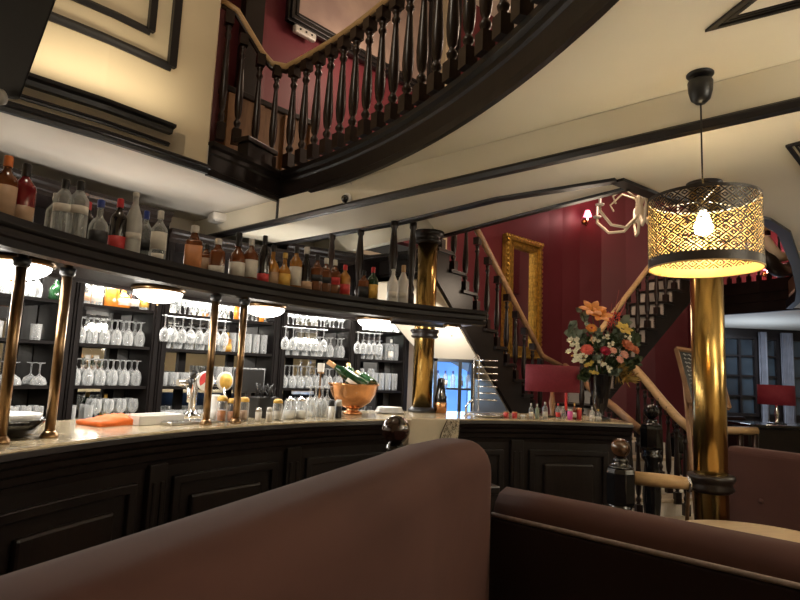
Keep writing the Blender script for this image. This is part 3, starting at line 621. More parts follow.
# ================================================================== GLASSES
GS = {'wine_glass': (1.05, 1.15), 'goblet': (1.0, 1.32), 'tumbler': (1.0, 1.3), 'highball_glass': (1.0, 1.12), 'coupe_glass': (1.0, 1.15)}
def lathe_mesh(name, prof, mt, n=12):
    o = MB().lathe([(r * GS[name][0], z * GS[name][1]) for r, z in prof], n=n, cap=False).build(name, mt); me = o.data; bpy.data.objects.remove(o); return me
GM = {
 'wine_glass': lathe_mesh('wine_glass', [(.0005, 0), (.034, .001), (.032, .004), (.006, .010), (.0045, .03), (.0045, .085), (.012, .095), (.034, .118), (.041, .145), (.039, .175), (.033, .205), (.031, .205), (.037, .172), (.038, .145), (.031, .120), (.0005, .100)], 'glass'),
 'goblet': lathe_mesh('goblet', [(.0005, 0), (.036, .001), (.034, .004), (.007, .010), (.006, .045), (.010, .058), (.034, .078), (.045, .110), (.043, .140), (.038, .165), (.036, .165), (.041, .139), (.042, .110), (.032, .081), (.0005, .064)], 'glass'),
 'tumbler': lathe_mesh('tumbler', [(.0005, 0), (.034, .001), (.036, .01), (.040, .095), (.038, .095), (.033, .014), (.0005, .012)], 'glass'),
 'highball_glass': lathe_mesh('highball_glass', [(.0005, 0), (.029, .001), (.031, .01), (.035, .170), (.033, .170), (.028, .014), (.0005, .012)], 'glass'),
 'coupe_glass': lathe_mesh('coupe_glass', [(.0005, 0), (.036, .001), (.034, .004), (.006, .010), (.005, .075), (.012, .085), (.045, .105), (.058, .135), (.056, .150), (.053, .150), (.054, .135), (.043, .109), (.0005, .092)], 'glass'),
}
GH = {'wine_glass': .205, 'goblet': .165, 'tumbler': .095, 'highball_glass': .170, 'coupe_glass': .150}
GH = {k: v * GS[k][1] for k, v in GH.items()}
PIT = {'wine_glass': .086, 'goblet': .095, 'tumbler': .086, 'highball_glass': .077, 'coupe_glass': .125}
BAYN = ['far left', 'second', 'middle', 'fourth', 'rightmost']
LVN = ['the back counter', 'the lowest shelf', 'the middle shelf', 'the top shelf']
def glass(kind, x, y, z, inv, label, group):
    o = bpy.data.objects.new(kind, GM[kind]); COL.objects.link(o)
    o.location = (x, y, z + (GH[kind] if inv else 0)); o.rotation_euler = (PI if inv else 0, 0, random.uniform(0, 6))
    return tag(o, label, 'glass', group)
GN = {'wine_glass': 'clear stemmed wine glass', 'goblet': 'clear round goblet', 'tumbler': 'clear short tumbler', 'highball_glass': 'clear tall straight glass', 'coupe_glass': 'clear wide coupe glass'}
def row(bay, lv, kind, inv, f0=0.0, f1=1.0, R=5.52, note='', rows=1):
    a, b = edges[bay], edges[bay + 1]
    half = UW * 2 + math.degrees(.055 / R)
    if kind == 'coupe_glass': half += .25
    lo, hi = a - half, b + half
    a_, b_ = lo + (hi - lo) * f0, lo + (hi - lo) * f1
    n = max(1, int(math.radians(abs(b_ - a_)) * R / PIT[kind]) + 1)
    bay_l = BAYN[bay]
    lb = ('upturned ' if inv else '') + GN[kind] + ' on ' + LVN[lv] + ' of the ' + bay_l + ' bay'
    gp = GN[kind] + 's on ' + LVN[lv] + ' of the ' + bay_l + ' shelving bay'
    for j in range(rows):
        for i in range(n):
            an = a_ + (b_ - a_) * (i / (n - 1) if n > 1 else .5)
            p = pol(R + j * (PIT[kind] + .01) + (random.uniform(-.004, .004) if kind != 'highball_glass' else 0), an)
            glass(kind, p.x, p.y, ZL[lv], inv, lb + (', %s row' % ('front', 'rear')[j] if rows > 1 else ''), gp + (', %s row' % ('front', 'rear')[j] if rows > 1 else ''))
row(0, 0, 'highball_glass', False, rows=2); row(0, 1, 'coupe_glass', True, .25, 1, rows=2); row(0, 3, 'goblet', True, .3, .78, rows=2); row(0, 2, 'tumbler', False, .3, .36)
row(1, 0, 'highball_glass', False, 0, .27, rows=2); row(1, 0, 'wine_glass', False, .38, 1, rows=2); row(1, 1, 'goblet', True, rows=2); row(1, 2, 'goblet', True, rows=2)
row(2, 0, 'tumbler', False, 0, .62, rows=2); row(2, 1, 'tumbler', False, 0, .42, rows=2); row(2, 1, 'highball_glass', False, .55, 1, rows=2); row(2, 2, 'goblet', True, 0, .55, rows=2); row(2, 2, 'highball_glass', False, .66, 1, rows=2); row(2, 3, 'goblet', False, 0, 1, rows=2)
row(3, 0, 'goblet', False, .1, 1); row(3, 1, 'wine_glass', True, 0, .45, rows=2); row(3, 1, 'goblet', True, .62, 1, rows=2); row(3, 2, 'tumbler', True, 0, .5, rows=2); row(3, 2, 'goblet', True, .6, 1, rows=2); row(3, 3, 'goblet', False, rows=2)
row(4, 1, 'wine_glass', False, 0, .3); row(4, 1, 'highball_glass', False, .42, 1, rows=2); row(4, 2, 'goblet', True, 0, .5, rows=2); row(4, 2, 'highball_glass', False, .75, 1, rows=2); row(4, 3, 'tumbler', True, rows=2); row(4, 0, 'tumbler', False, .1, .8)
# a few cut tumblers on the middle shelf of the far left bay
for f, lb in ((.36, 'cut glass tumbler alone on the middle shelf, left one in the far left bay'), (.72, 'cut glass tumbler on the middle shelf, nearest the first upright')):
    an = edges[0] + (edges[1] - edges[0]) * f; p = pol(5.5, an); glass('tumbler', p.x, p.y, ZL[2], False, lb, None)
# glasses hanging foot-up under the top shelf
for bay, f0, f1, n in ((3, .05, .55, 6), (4, 0.02, .42, 5), (2, .02, .5, 8)):
    a, b = edges[bay], edges[bay + 1]
    for i in range(n):
        an = a + (b - a) * (f0 + (f1 - f0) * i / (n - 1)); p = pol(5.37, an)
        o = glass('wine_glass', p.x, p.y, ZL[3] - .03 - GH['wine_glass'], True, 'clear wine glass hanging foot up before the top shelf of the %s bay' % BAYN[bay], 'hanging wine glasses of the %s bay' % BAYN[bay])
    rl = MB()
    for dr in (-.02, .02): rl.sweep([(dr - .004, ZL[3] - .038), (dr - .004, ZL[3] - .033), (dr + .004, ZL[3] - .033), (dr + .004, ZL[3] - .038)], arc(5.37, a + (b - a) * max(f0 - .04, .01), a + (b - a) * (f1 + .04), 6))
    for f in (f0, f1):
        p = pol(5.41, a + (b - a) * f); rl.box((p.x, p.y, ZL[3] - .03), (.10, .012, .012), math.radians(a + (b - a) * f))
    rl.build('hanging_rack', 'steel', bays[bay])
# bottles on the top shelves
def shelf_bottle(bay, f, lv, h, r, body, cap, lab_, shp_, lb, R=5.52, name='liqueur_bottle', **kw):
    an = edges[bay] + (edges[bay + 1] - edges[bay]) * f; p = pol(R, an)
    return bottle(name, lb, (p.x, p.y, ZL[lv]), h, r, body, cap, lab_, shp_, rz=face(p), group='bottles on the shelves of the bar bays', **kw)
shelf_bottle(0, .88, 3, .20, .05, 'bgreen', 'cap_black', None, 'squat', 'round green bottle on the top shelf beside the second brass pole')
shelf_bottle(0, .06, 3, .24, .05, 'bamber', 'cap_white', 'lab_tan', 'round', 'amber bottle on the top shelf at the far left')
shelf_bottle(1, .16, 3, .22, .055, 'bclear', 'cap_black', 'lab_tan', 'round', 'clear bottle with brown tan contents on the top shelf right of the second pole')
shelf_bottle(1, .31, 3, .25, .045, 'bclear', 'cap_red', 'lab_white', 'round', 'clear bottle with red cap on the top shelf beside the orange bottles')
shelf_bottle(1, .47, 3, .24, .055, 'borange', 'cap_gold', None, 'square', 'bright orange square liqueur bottle on the top shelf, left of two')
shelf_bottle(1, .60, 3, .20, .060, 'borange', 'cap_gold', 'lab_white', 'squat', 'bright orange squat liqueur bottle on the top shelf, right of two')
shelf_bottle(1, .73, 3, .21, .045, 'bdark', 'cap_black', 'lab_white', 'round', 'black bottle with round white emblem on the top shelf by the dome light')
shelf_bottle(1, .85, 3, .23, .045, 'bclear', 'cap_white', 'lab_yellow', 'round', 'pale bottle on the top shelf left of the second upright')
shelf_bottle(2, .60, 2, .19, .045, 'bgold', 'cap_gold', 'lab_yellow', 'square', 'square golden bottle among the glasses of the middle shelf', R=5.55)
shelf_bottle(4, .70, 2, .24, .036, 'bclear', 'cap_white', 'lab_white', 'tall', 'slim clear bottle among the glasses of the rightmost bay', R=5.48)
shelf_bottle(1, .60, 0, .27, .036, 'bgreen', 'cap_gold', 'lab_yellow', 'round', 'green yellow labelled bottle standing behind the wine glasses on the back counter', R=5.66)
for bay, f, lb in ((2, .62, 'glass jar of orange juice on the top shelf, left of two'), (2, .84, 'glass jar of orange juice on the top shelf beside the dome light')):
    an = edges[bay] + (edges[bay + 1] - edges[bay]) * f; p = pol(5.455, an); 
    # stands in front of the goblets
    t = thing('juice_jar', lb, 'jar', (p.x, p.y, ZL[3]), 0, None, world=False)
    MB().lathe([(.02, 0), (.024, .004), (.025, .13), (.021, .15)], n=16).build('jar_body', 'borange', t); MB().lathe([(.022, .15), (.023, .152), (.023, .172), (.020, .176)], n=16).build('lid', 'cap_white', t)
# ================================================================== THINGS ON THE BAR
def onbar(px, R=3.7, z=ZT, py=420):
    p = atcyl(px, py, R); return Vector((p.x, p.y, z))
# champagne bowl with three bottles lying in ice
c = onbar(352, 3.80)
t = thing('champagne_bowl', 'footed hammered copper bowl on the bar holding champagne bottles', 'bowl', c)
prof = [(.075, 0), (.085, .006), (.075, .02), (.055, .03), (.05, .045), (.09, .06), (.15, .10), (.19, .16), (.21, .225), (.222, .232), (.222, .24), (.205, .238), (.185, .165), (.14, .108), (.0005, .075)]
MB().lathe([(r * .92, z) for r, z in prof], (c.x, c.y, c.z), 40).build('bowl', 'copper', t)
random.seed(3); m = MB()
for i in range(60):
    r = .165 * math.sqrt(random.random()); a = random.uniform(0, 6.28)
    m.box((c.x + r * math.cos(a), c.y + r * math.sin(a), c.z + .185 + random.uniform(-.01, .012)), (.035, .03, .03), 0, Matrix.Rotation(random.uniform(0, 3), 3, (random.random(), random.random(), 1)))
tag(m.build('ice_cubes', 'glass'), 'heap of clear ice cubes filling the copper champagne bowl', 'ice', None, 'stuff')
def champagne(label, base, direction, h=.32, foil='foil'):
    d = Vector(direction).normalized()
    t = bottle('champagne_bottle', label, base, h, .044, 'bgreen', foil, 'lab_white', 'tall', caph=.40, lz=(.16, .44), nr=.36, group=None)
    t.rotation_mode = 'QUATERNION'; t.rotation_quaternion = d.to_track_quat('Z', 'Y') @ Vector((0, 0, 1)).rotation_difference(Vector((0, 0, 1)))
    return t
RTX = Vector((1, 0, 0))
champagne('champagne bottle leaning left out of the copper bowl with its foiled neck highest', c + Vector((.10, -.06, .215)), (-.85, -.05, .52), .36)
champagne('champagne bottle lying in the copper bowl pointing away, only its gold neck showing', c + Vector((-.02, -.01, .245)), (-.15, .75, .42), .30, 'cap_gold')
champagne('champagne bottle with white label lying at the right side of the copper bowl', c + Vector((.15, -.01, .235)), (-.45, .75, .28), .30, 'cap_gold')
# white candle on small holder behind the bowl (far left neck)
p = onbar(318, 3.98); t = thing('candle_stand', 'pale square candle on a thin brass stand left of the champagne bottles', 'candle', p)
MB().lathe([(.04, p.z), (.04, p.z + .008), (.008, p.z + .02), (.007, p.z + .30), (.03, p.z + .31), (.03, p.z + .318)], (p.x, p.y, 0), 16).build('stand', 'pole', t)
MB().box((p.x, p.y, p.z + .353), (.05, .05, .07)).build('candle', 'cap_white', t, bevel=.005)
# salt and pepper style bottles before the bowl
for px, cap, lb in ((331, 'cap_black', 'small white dispenser with black cap before the copper bowl'), (338, 'cap_white', 'small black dispenser with white cap before the copper bowl')):
    p = onbar(px, 3.52); t = thing('dispenser', lb, 'dispenser', p)
    MB().lathe([(.020, p.z), (.022, p.z + .004), (.022, p.z + .085)], (p.x, p.y, 0), 16).build('body', 'cap_white' if cap == 'cap_black' else 'black', t)
    MB().lathe([(.021, p.z + .085), (.021, p.z + .125), (.015, p.z + .13)], (p.x, p.y, 0), 16).build('cap', cap, t)
# orange cloth and white tray
p = onbar(117, 3.82); t = MB(); N = 14; vs = []; fs = []
ax = Vector((math.sin(math.radians(152)), -math.cos(math.radians(152)), 0)); ay = Vector((ax.y, -ax.x, 0)) * -1
for i in range(N + 1):
    for j in range(7):
        u, v = i / N, j / 6; zz = .018 + .035 * math.sin(u * PI) * (.5 + .5 * math.sin(v * PI)) + .006 * math.sin(u * 19 + v * 7)
        vs.append(p + ax * (u - .5) * .34 + ay * (v - .5) * .20 + Vector((0, 0, zz)))
o = len(vs); vs += [Vector((q.x, q.y, ZT + .001)) for q in vs]
for i in range(N):
    for j in range(6):
        a = i * 7 + j; fs += [(a, a + 7, a + 8, a + 1), (o + a, o + a + 1, o + a + 8, o + a + 7)]
for i in range(N):
    fs += [(i * 7, o + i * 7, o + i * 7 + 7, i * 7 + 7), (i * 7 + 6, i * 7 + 13, o + i * 7 + 13, o + i * 7 + 6)]
for j in range(6): fs += [(j, j + 1, o + j + 1, o + j), (N * 7 + j, o + N * 7 + j, o + N * 7 + j + 1, N * 7 + j + 1)]
t.add(vs, fs, True); tag(t.build('folded_cloth', 'orange'), 'crumpled orange cloth lying on the bar left of the white tray', 'cloth')
p = onbar(153, 3.74); t = thing('white_tray', 'shallow white plastic tray on the bar beside the orange cloth', 'tray', p)
rz = math.radians(148 - 90)
MB().box((p.x, p.y, p.z + .004), (.28, .16, .008), rz).build('tray_base', 'white', t)
m = MB(); R3 = Matrix.Rotation(rz, 3, 'Z')
for dx, dy, sx, sy in ((0, .08, .29, .01), (0, -.08, .29, .01), (.14, 0, .01, .17), (-.14, 0, .01, .17)):
    m.box(Vector((p.x, p.y, p.z + .026)) + R3 @ Vector((dx, dy, 0)), (sx, sy, .05), rz)
m.build('tray_rim', 'white', t, bevel=.003)
# dark dish at the far left
p = onbar(6, 3.72); t = thing('serving_dish', 'white fluted dish inside a black bowl at the left end of the bar', 'dish', p)
MB().lathe([(.06, p.z), (.11, p.z + .01), (.155, p.z + .075), (.15, p.z + .078), (.10, p.z + .02), (.0005, p.z + .015)], (p.x, p.y, 0), 28).build('black_bowl', 'gloss_black', t)
m = MB(); n = 40; pr = []
m.lathe([(.06, p.z + .05), (.125, p.z + .062), (.135, p.z + .098), (.12, p.z + .10), (.0005, p.z + .085)], (p.x, p.y, 0), 28); m.build('white_insert', 'white', t)
p = onbar(-24, 3.58)
MB()
# beer tap with two round badges
p = onbar(191, 3.95); t = thing('beer_tap', 'chrome beer tap with two round badges on the bar, between second and third poles', 'beer tap', p)
dx = Vector((math.sin(math.radians(145)), -math.cos(math.radians(145)), 0)); dn = Vector((math.cos(math.radians(145)), math.sin(math.radians(145)), 0))
MB().lathe([(.06, p.z), (.06, p.z + .012), (.035, p.z + .03), (.027, p.z + .05), (.027, p.z + .22), (.04, p.z + .25), (.02, p.z + .27)], (p.x, p.y, 0), 20).build('tap_column', 'chrome', t)
MB().tube([p + dx * -.12 + Vector((0, 0, .22)), p + dx * .24 + Vector((0, 0, .22))], .022, 14).build('cross_pipe', 'chrome', t)
for s, nm in ((-.09, 'a'), (.05, 'b'), (.19, 'c')):
    q = p + dx * s + Vector((0, 0, .20)) - dn * .03
    k = MB().tube([q + dn * .03, q - dn * .03, q - dn * .05 - Vector((0, 0, .06)), q - dn * .05 - Vector((0, 0, .10))], .010, 10).build('spout', 'chrome', t)
q = p - dx * .06 - dn * .05 + Vector((0, 0, .245)); MB().tube([q, q - Vector((0, 0, .06))], .012, 10, rr=[.018, .009]).tube([q, q + Vector((0, 0, .05)) - dn * .03], .012, 10, rr=[.010, .020]).build('tap_handle', 'black', t)
def badge(s, mt1, mt2, h):
    q = p + dx * s - dn * .06 + Vector((0, 0, h)); R = Vector((0, 0, 1)).rotation_difference(-dn).to_matrix()
    b = MB().lathe([(.062, -.012), (.064, -.004), (.064, .004), (.060, .008), (.0005, .008)], q, 28, mtx=R).build('badge', mt1, t)
    return q, R, b
q, R, b = badge(.045, 'white', None, .235)
vs = []; n = 20                                             # red half of the first badge
for i in range(n + 1):
    a = math.radians(35) + PI * i / n; vs.append(q + (-dx) * -1 * (.056 * math.cos(a)) + Vector((0, 0, .056 * math.sin(a))) - dn * .0085)
MB().slab(vs, .0015).build('red_half', 'lab_red', b)
q, R, b = badge(.20, 'cap_white', None, .235)
MB().lathe([(.052, .0085), (.052, .0105), (.0005, .0105)], q, 24, mtx=R).build('yellow_disc', 'lab_yellow', b)
MB().box(q - dn * .0115 + Vector((0, 0, .01)), (.06, .003, .018), math.radians(55)).build('badge_band', 'cap_gold', b)
# steel drip tray
p2 = onbar(188, 3.62); t = thing('drip_tray', 'round edged steel drip tray below the beer tap', 'tray', p2)
MB().box((p2.x, p2.y, p2.z + .008), (.32, .14, .016), math.radians(146 - 90)).build('tray_body', 'steel', t, bevel=.006)
m = MB()
for i in range(11): m.box(Vector((p2.x, p2.y, p2.z + .019)) + dx * (-.14 + .028 * i), (.006, .12, .005), math.radians(146 - 90))
m.build('grille', 'chrome', t)
# jars with orange lids
for i, (px, R, h, lb) in enumerate(((221, 3.60, .15, 'jar with round orange lid, leftmost of the group right of the beer tap'), (231, 3.57, .135, 'jar with orange lid just left of the fourth pole'), (243, 3.60, .14, 'jar with orange lid just right of the fourth pole'), (277, 3.54, .13, 'jar with orange lid before the black ice bucket'))):
    p = onbar(px, R); t = thing('storage_jar', lb, 'jar', p, 0, 'jars with orange lids')
    MB().lathe([(.030, p.z), (.032, p.z + .005), (.032, p.z + h * .78), (.027, p.z + h * .84)], (p.x, p.y, 0), 16).build('jar_body', 'glass', t)
    MB().lathe([(.026, p.z + .006), (.027, p.z + h * .45), (.0005, p.z + h * .46)], (p.x, p.y, 0), 14).build('contents', ['borange', 'lab_orange', 'lab_tan', 'lab_white'][i], t)
    MB().lathe([(.030, p.z + h * .84), (.032, p.z + h * .86), (.030, p.z + h * .97), (.020, p.z + h * 1.04), (.0005, p.z + h * 1.06)], (p.x, p.y, 0), 16).build('lid', 'lab_yellow', t)
# white cups stack
p = onbar(212.5, 3.66); m = MB()
t = thing('cup_stack', 'stack of white paper cups beside the third pole', 'cups', p)
for k in range(5): MB().lathe([(.028, p.z + k * .022), (.036, p.z + .07 + k * .022), (.034, p.z + .071 + k * .022), (.027, p.z + .01 + k * .022)], (p.x, p.y, 0), 16).build('cup', 'white', t)
# black ice bucket and dark bin, till screen
p = onbar(262, 3.74); t = thing('bar_caddy', 'black bar caddy holding black straws on the counter', 'caddy', p)
MB().box((p.x, p.y, p.z + .07), (.17, .12, .14), math.radians(50)).build('caddy_box', 'black', t, bevel=.008)
m = MB(); random.seed(5)
for i in range(26):
    b0 = Vector((p.x + random.uniform(-.06, .06), p.y + random.uniform(-.04, .04), p.z + .13)); m.tube([b0, b0 + Vector((random.uniform(-.05, .05), random.uniform(-.03, .03), random.uniform(.05, .10)))], .004, 6)
m.build('straws', 'black', t)
p = onbar(246, 4.02); t = thing('till_screen', 'black till screen standing on the bar behind the fourth pole', 'screen', p)
MB().box((p.x, p.y, p.z + .012), (.16, .12, .024), math.radians(50)).build('foot', 'black', t, bevel=.005)
MB().box((p.x, p.y, p.z + .10), (.03, .03, .16), math.radians(50)).build('stem', 'black', t)
MB().box((p.x, p.y, p.z + .235), (.25, .03, .17), math.radians(50)).build('panel', 'black', t, bevel=.008)
# preserving jars with pale contents
for px, lb in ((289, 'clear jar of white sugar, left of two before the right shelves'), (300, 'clear jar of white sugar, right of two before the right shelves')):
    p = onbar(px, 3.58); t = thing('sugar_jar', lb, 'jar', p)
    MB().lathe([(.036, p.z), (.044, p.z + .008), (.046, p.z + .06), (.034, p.z + .085), (.030, p.z + .10), (.030, p.z + .12)], (p.x, p.y, 0), 18).build('jar_body', 'glass', t)
    MB().lathe([(.034, p.z + .003), (.040, p.z + .01), (.042, p.z + .055), (.0005, p.z + .06)], (p.x, p.y, 0), 16).build('sugar', 'white', t)
    MB().lathe([(.033, p.z + .12), (.033, p.z + .132), (.010, p.z + .138), (.010, p.z + .15), (.0005, p.z + .152)], (p.x, p.y, 0), 16).build('lid', 'chrome', t)
for px, R, lb in ((258, 3.50, 'tiny clear bottle with white contents before the black caddy'), (269, 3.50, 'small clear shaker with white cap before the black caddy')):
    p = onbar(px, R); t = thing('shaker', lb, 'shaker', p)
    MB().lathe([(.018, p.z), (.020, p.z + .004), (.020, p.z + .06)], (p.x, p.y, 0), 12).build('body', 'lab_white', t); MB().lathe([(.019, p.z + .06), (.016, p.z + .085), (.0005, p.z + .088)], (p.x, p.y, 0), 12).build('cap', 'cap_white' if px > 260 else 'chrome', t)
# goblets standing on the bar left of the bowl
for i, px in enumerate((309, 314.5, 321, 326)):
    p = onbar(px, 3.66 + .1 * (i % 2)); glass('goblet', p.x, p.y, ZT, True, 'clear goblet turned upside down on the bar counter left of the copper bowl', 'goblets drying on the bar counter')
# white plates and cloths right of the bowl
p = onbar(389, 3.86); t = thing('plate_pile', 'pile of white plates on the bar right of the copper bowl', 'plates', p)
for k in range(5): MB().lathe([(.06, p.z + k * .009), (.12 - .004 * k, p.z + .014 + k * .009), (.118 - .004 * k, p.z + .017 + k * .009), (.0005, p.z + .005 + k * .009)], (p.x, p.y, 0), 24).build('plate', 'white', t)
# beer tap / bottle rack in front of blue fridge
p = onbar(440, 3.95); t = thing('coffee_dispenser', 'black and copper dispenser standing right of the big brass column on the bar', 'dispenser', p)
MB().lathe([(.055, p.z), (.055, p.z + .14), (.045, p.z + .17), (.03, p.z + .30), (.0005, p.z + .31)], (p.x, p.y, 0), 20).build('body', 'gloss_black', t)
MB().lathe([(.057, p.z + .002), (.057, p.z + .09), (.055, p.z + .092)], (p.x, p.y, 0), 20).build('band', 'copper', t)
MB().tube([p + Vector((0, -.05, .2)), p + Vector((0, -.10, .2)), p + Vector((0, -.10, .15))], .008, 8).build('spout', 'chrome', t)
# chrome wire cake stand with dishes
p = onbar(484, 3.85); t = thing('wire_rack', 'chrome wire rack with seven prongs standing on the bar beside the stairs', 'rack', p)
xp = p.x - .10
MB().tube([(xp, p.y, p.z + .01), (xp, p.y, p.z + .50), (xp + .02, p.y, p.z + .53), (xp + .045, p.y, p.z + .50), (xp + .045, p.y, p.z + .01)], .006, 8).build('upright', 'chrome', t)
for k in range(7): MB().tube([(xp + .02, p.y, p.z + .13 + k * .058), (xp + .21, p.y - .02, p.z + .13 + k * .058)], .0055, 8).build('prong', 'chrome', t)
MB().lathe([(.11, p.z), (.11, p.z + .01), (.10, p.z + .016)], (p.x - .05, p.y, 0), 24).build('base_plate', 'steel', t)
p = onbar(468, 3.66); t = thing('chrome_tap', 'small curved chrome tap at the foot of the wire rack', 'tap', p)
MB().tube([(p.x - .02, p.y, p.z), (p.x - .02, p.y, p.z + .08), (p.x + .01, p.y, p.z + .12), (p.x + .04, p.y, p.z + .14)], .009, 10).lathe([(.02, p.z), (.02, p.z + .01), (.012, p.z + .012)], (p.x - .02, p.y, 0), 14).build('spout', 'chrome', t)
p = onbar(488, 3.60); t = thing('steel_salver', 'round steel salver lying on the bar before the wire rack', 'tray', p)
MB().lathe([(.10, p.z), (.12, p.z + .014), (.115, p.z + .016), (.0005, p.z + .006)], (p.x, p.y, 0), 28).build('dish', 'steel', t); MB().tube([(p.x + .12 * math.cos(k * PI / 16), p.y + .12 * math.sin(k * PI / 16), p.z + .015) for k in range(33)], .004, 6).build('rolled_rim', 'chrome', t)
# little red and pink pieces along the right of the bar
for px, R, mt, h, lb in ((506, 3.56, 'lab_red', .05, 'small red tea light glass, left of two on the bar'), (514.5, 3.56, 'lab_red', .05, 'small red tea light glass, right of two on the bar'), (570, 3.55, 'cap_pink', .085, 'small bright pink bottle under the red lamp'), (579, 3.58, 'lab_red', .10, 'small orange red pot between pink bottle and black vase')):
    p = onbar(px, R); t = thing('small_pot', lb, 'pot', p)
    MB().lathe([(.018, p.z), (.021, p.z + .003), (.023, p.z + h * .8), (.020, p.z + h * .82)], (p.x, p.y, 0), 14).build('body', mt, t); MB().lathe([(.020, p.z + h * .8), (.021, p.z + h * .97), (.0005, p.z + h)], (p.x, p.y, 0), 14).build('rim', 'lab_orange' if mt == 'lab_red' else 'cap_white', t)
p = onbar(523, 3.56); t = thing('white_cup', 'small white cup between the red tea lights and the glass bottles', 'cup', p); MB().lathe([(.012, p.z), (.020, p.z + .012), (.022, p.z + .026), (.019, p.z + .026), (.0005, p.z + .008)], (p.x, p.y, 0), 14).build('bowl', 'white', t); MB().tube([(p.x + .021, p.y, p.z + .022), (p.x + .034, p.y, p.z + .016), (p.x + .02, p.y, p.z + .009)], .003, 6).build('handle', 'white', t)
BOT = [(531, .125, .018, 'bclear', 'cap_white', 'lab_white', 'slim clear bottle, leftmost of the small ones before the red lamp'), (537, .12, .018, 'leaf_grey', 'cap_white', None, 'small grey green bottle, second from left before the red lamp'), (545, .14, .022, 'bclear', 'cap_white', 'lab_white', 'small clear bottle with white label just left of the lamp stem'), (558, .13, .02, 'bclear', 'cap_red', 'lab_red', 'small clear bottle with red cap right of the lamp stem'), (563.5, .11, .018, 'bclear', 'cap_white', None, 'small clear flask between lamp stem and pink bottle'), (574.5, .14, .017, 'bamber', 'cap_gold', 'lab_white', 'thin amber bottle behind the pink bottle'), (592, .12, .02, 'bfrost', 'cap_white', 'lab_white', 'small pale figure shaped bottle before the black vase'), (598, .10, .026, 'bclear', 'cap_gold', 'lab_white', 'small clear bottle with gold cap at the foot of the black vase')]
for px, h, r, body, cap, lab_, lb in BOT:
    p = onbar(px, 3.58 if px < 590 else 3.46); bottle('miniature_bottle', lb, p, h, r, body, cap, lab_, 'round', rz=face(p), group='miniature bottles at the right of the bar')
# red table lamp on the bar
def table_lamp(p, rs, zs, hs, label, stretch=1.0, body='tan', name='table_lamp'):
    t = thing(name, label, 'table lamp', p)
    MB().box((p.x, p.y, p.z + .008), (.20 * rs / .24, .14 * rs / .24, .016)).build('foot', 'gloss_black', t, bevel=.004)
    MB().lathe([(.03, p.z + .016), (.018, p.z + .03), (.024, p.z + .09), (.03, p.z + zs * .55), (.016, p.z + zs * .9), (.012, p.z + zs + hs * .5)], (p.x, p.y, 0), 14).build('stem', body, t)
    n = 40; vs = []; fs = []
    rings = [(rs, zs), (rs * .985, zs + hs), (rs * .985 - .006, zs + hs), (rs - .006, zs)]
    for r, z in rings:
        for k in range(n): a = 2 * PI * k / n; vs.append((p.x + r * math.cos(a), p.y + r * stretch * math.sin(a), p.z + z))
    for i in range(4):
        for k in range(n): fs.append((i * n + k, i * n + (k + 1) % n, ((i + 1) % 4) * n + (k + 1) % n, ((i + 1) % 4) * n + k))
    MB().add(vs, fs, True).build('lamp_shade', 'redshade', t)
    m = MB()
    for a in (0, 2.1, 4.2): m.tube([(p.x, p.y, p.z + zs + hs * .85), (p.x + (rs - .003) * math.cos(a), p.y + (rs - .003) * stretch * math.sin(a), p.z + zs + hs * .95)], .003, 6)
    m.build('shade_spider', 'chrome', t)
    MB().lathe([(.012, p.z + zs + hs * .45), (.028, p.z + zs + hs * .6), (.024, p.z + zs + hs * .78), (.0005, p.z + zs + hs * .82)], (p.x, p.y, 0), 14).build('bulb', 'bulb', t)
    light('table_lamp_light', 'POINT', (p.x, p.y, p.z + zs + hs * .62), 6, (1, .72, .45), .035)
    return t
p = onbar(552, 3.74); table_lamp(p, .245, .225, .235, 'table lamp with wide dark red drum shade standing on the bar', .55)
p = onbar(566, 3.98); t = thing('candle_stick', 'tall dark red candle behind the red lamp on the bar', 'candle', p)
MB().lathe([(.04, p.z), (.035, p.z + .02), (.015, p.z + .03), (.02, p.z + .05)], (p.x, p.y, 0), 14).build('holder', 'gloss_black', t); MB().lathe([(.013, p.z + .05), (.013, p.z + .24), (.004, p.z + .245)], (p.x, p.y, 0), 12).build('candle', 'lab_red', t)
# vase with the bouquet: every flower is a thing of its own
vp = onbar(600, 3.66)
t = thing('flower_vase', 'tall black tapered vase with a mixed bouquet at the right end of the bar', 'vase', vp)
MB().lathe([(.085, vp.z), (.088, vp.z + .015), (.03, vp.z + .03), (.028, vp.z + .05), (.06, vp.z + .12), (.085, vp.z + .25), (.105, vp.z + .40), (.108, vp.z + .405), (.10, vp.z + .40), (.075, vp.z + .24), (.0005, vp.z + .1)], (vp.x, vp.y, 0), 28).build('vase_body', 'gloss_black', t)
MB().lathe([(.109, vp.z + .392), (.112, vp.z + .397), (.109, vp.z + .403)], (vp.x, vp.y, 0), 28, cap=False).build('rim', 'black', t)
mouth = vp + Vector((0, 0, .36)); YV = vp.y
def petals(m, c, nrm, n, L, W, cup, ph=0.0, curl=.3):
    nrm = nrm.normalized(); a = nrm.orthogonal().normalized(); b = nrm.cross(a)
    for k in range(n):
        th = ph + 2 * PI * k / n; d = a * math.cos(th) + b * math.sin(th); s = nrm.cross(d)
        pts = []
        for i in range(5):
            u = i / 4; w = W * math.sin(PI * min(.97, .12 + u * .84)) ; h = cup * L * u - curl * L * u * u
            pts.append((c + d * (L * u) + nrm * h, s * w))
        vs = []
        for q, w in pts: vs += [q - w, q + nrm * .004, q + w]
        fs = []
        for i in range(4):
            for j in range(2): fs.append((i * 3 + j, i * 3 + j + 1, i * 3 + j + 4, i * 3 + j + 3))
        o = len(vs); vs2 = vs + [v - nrm * .0025 for v in vs]
        fs2 = fs + [tuple(o + i for i in reversed(f)) for f in fs]
        m.add(vs2, fs2, True)
FLG = 'flowers of the bouquet in the black vase'
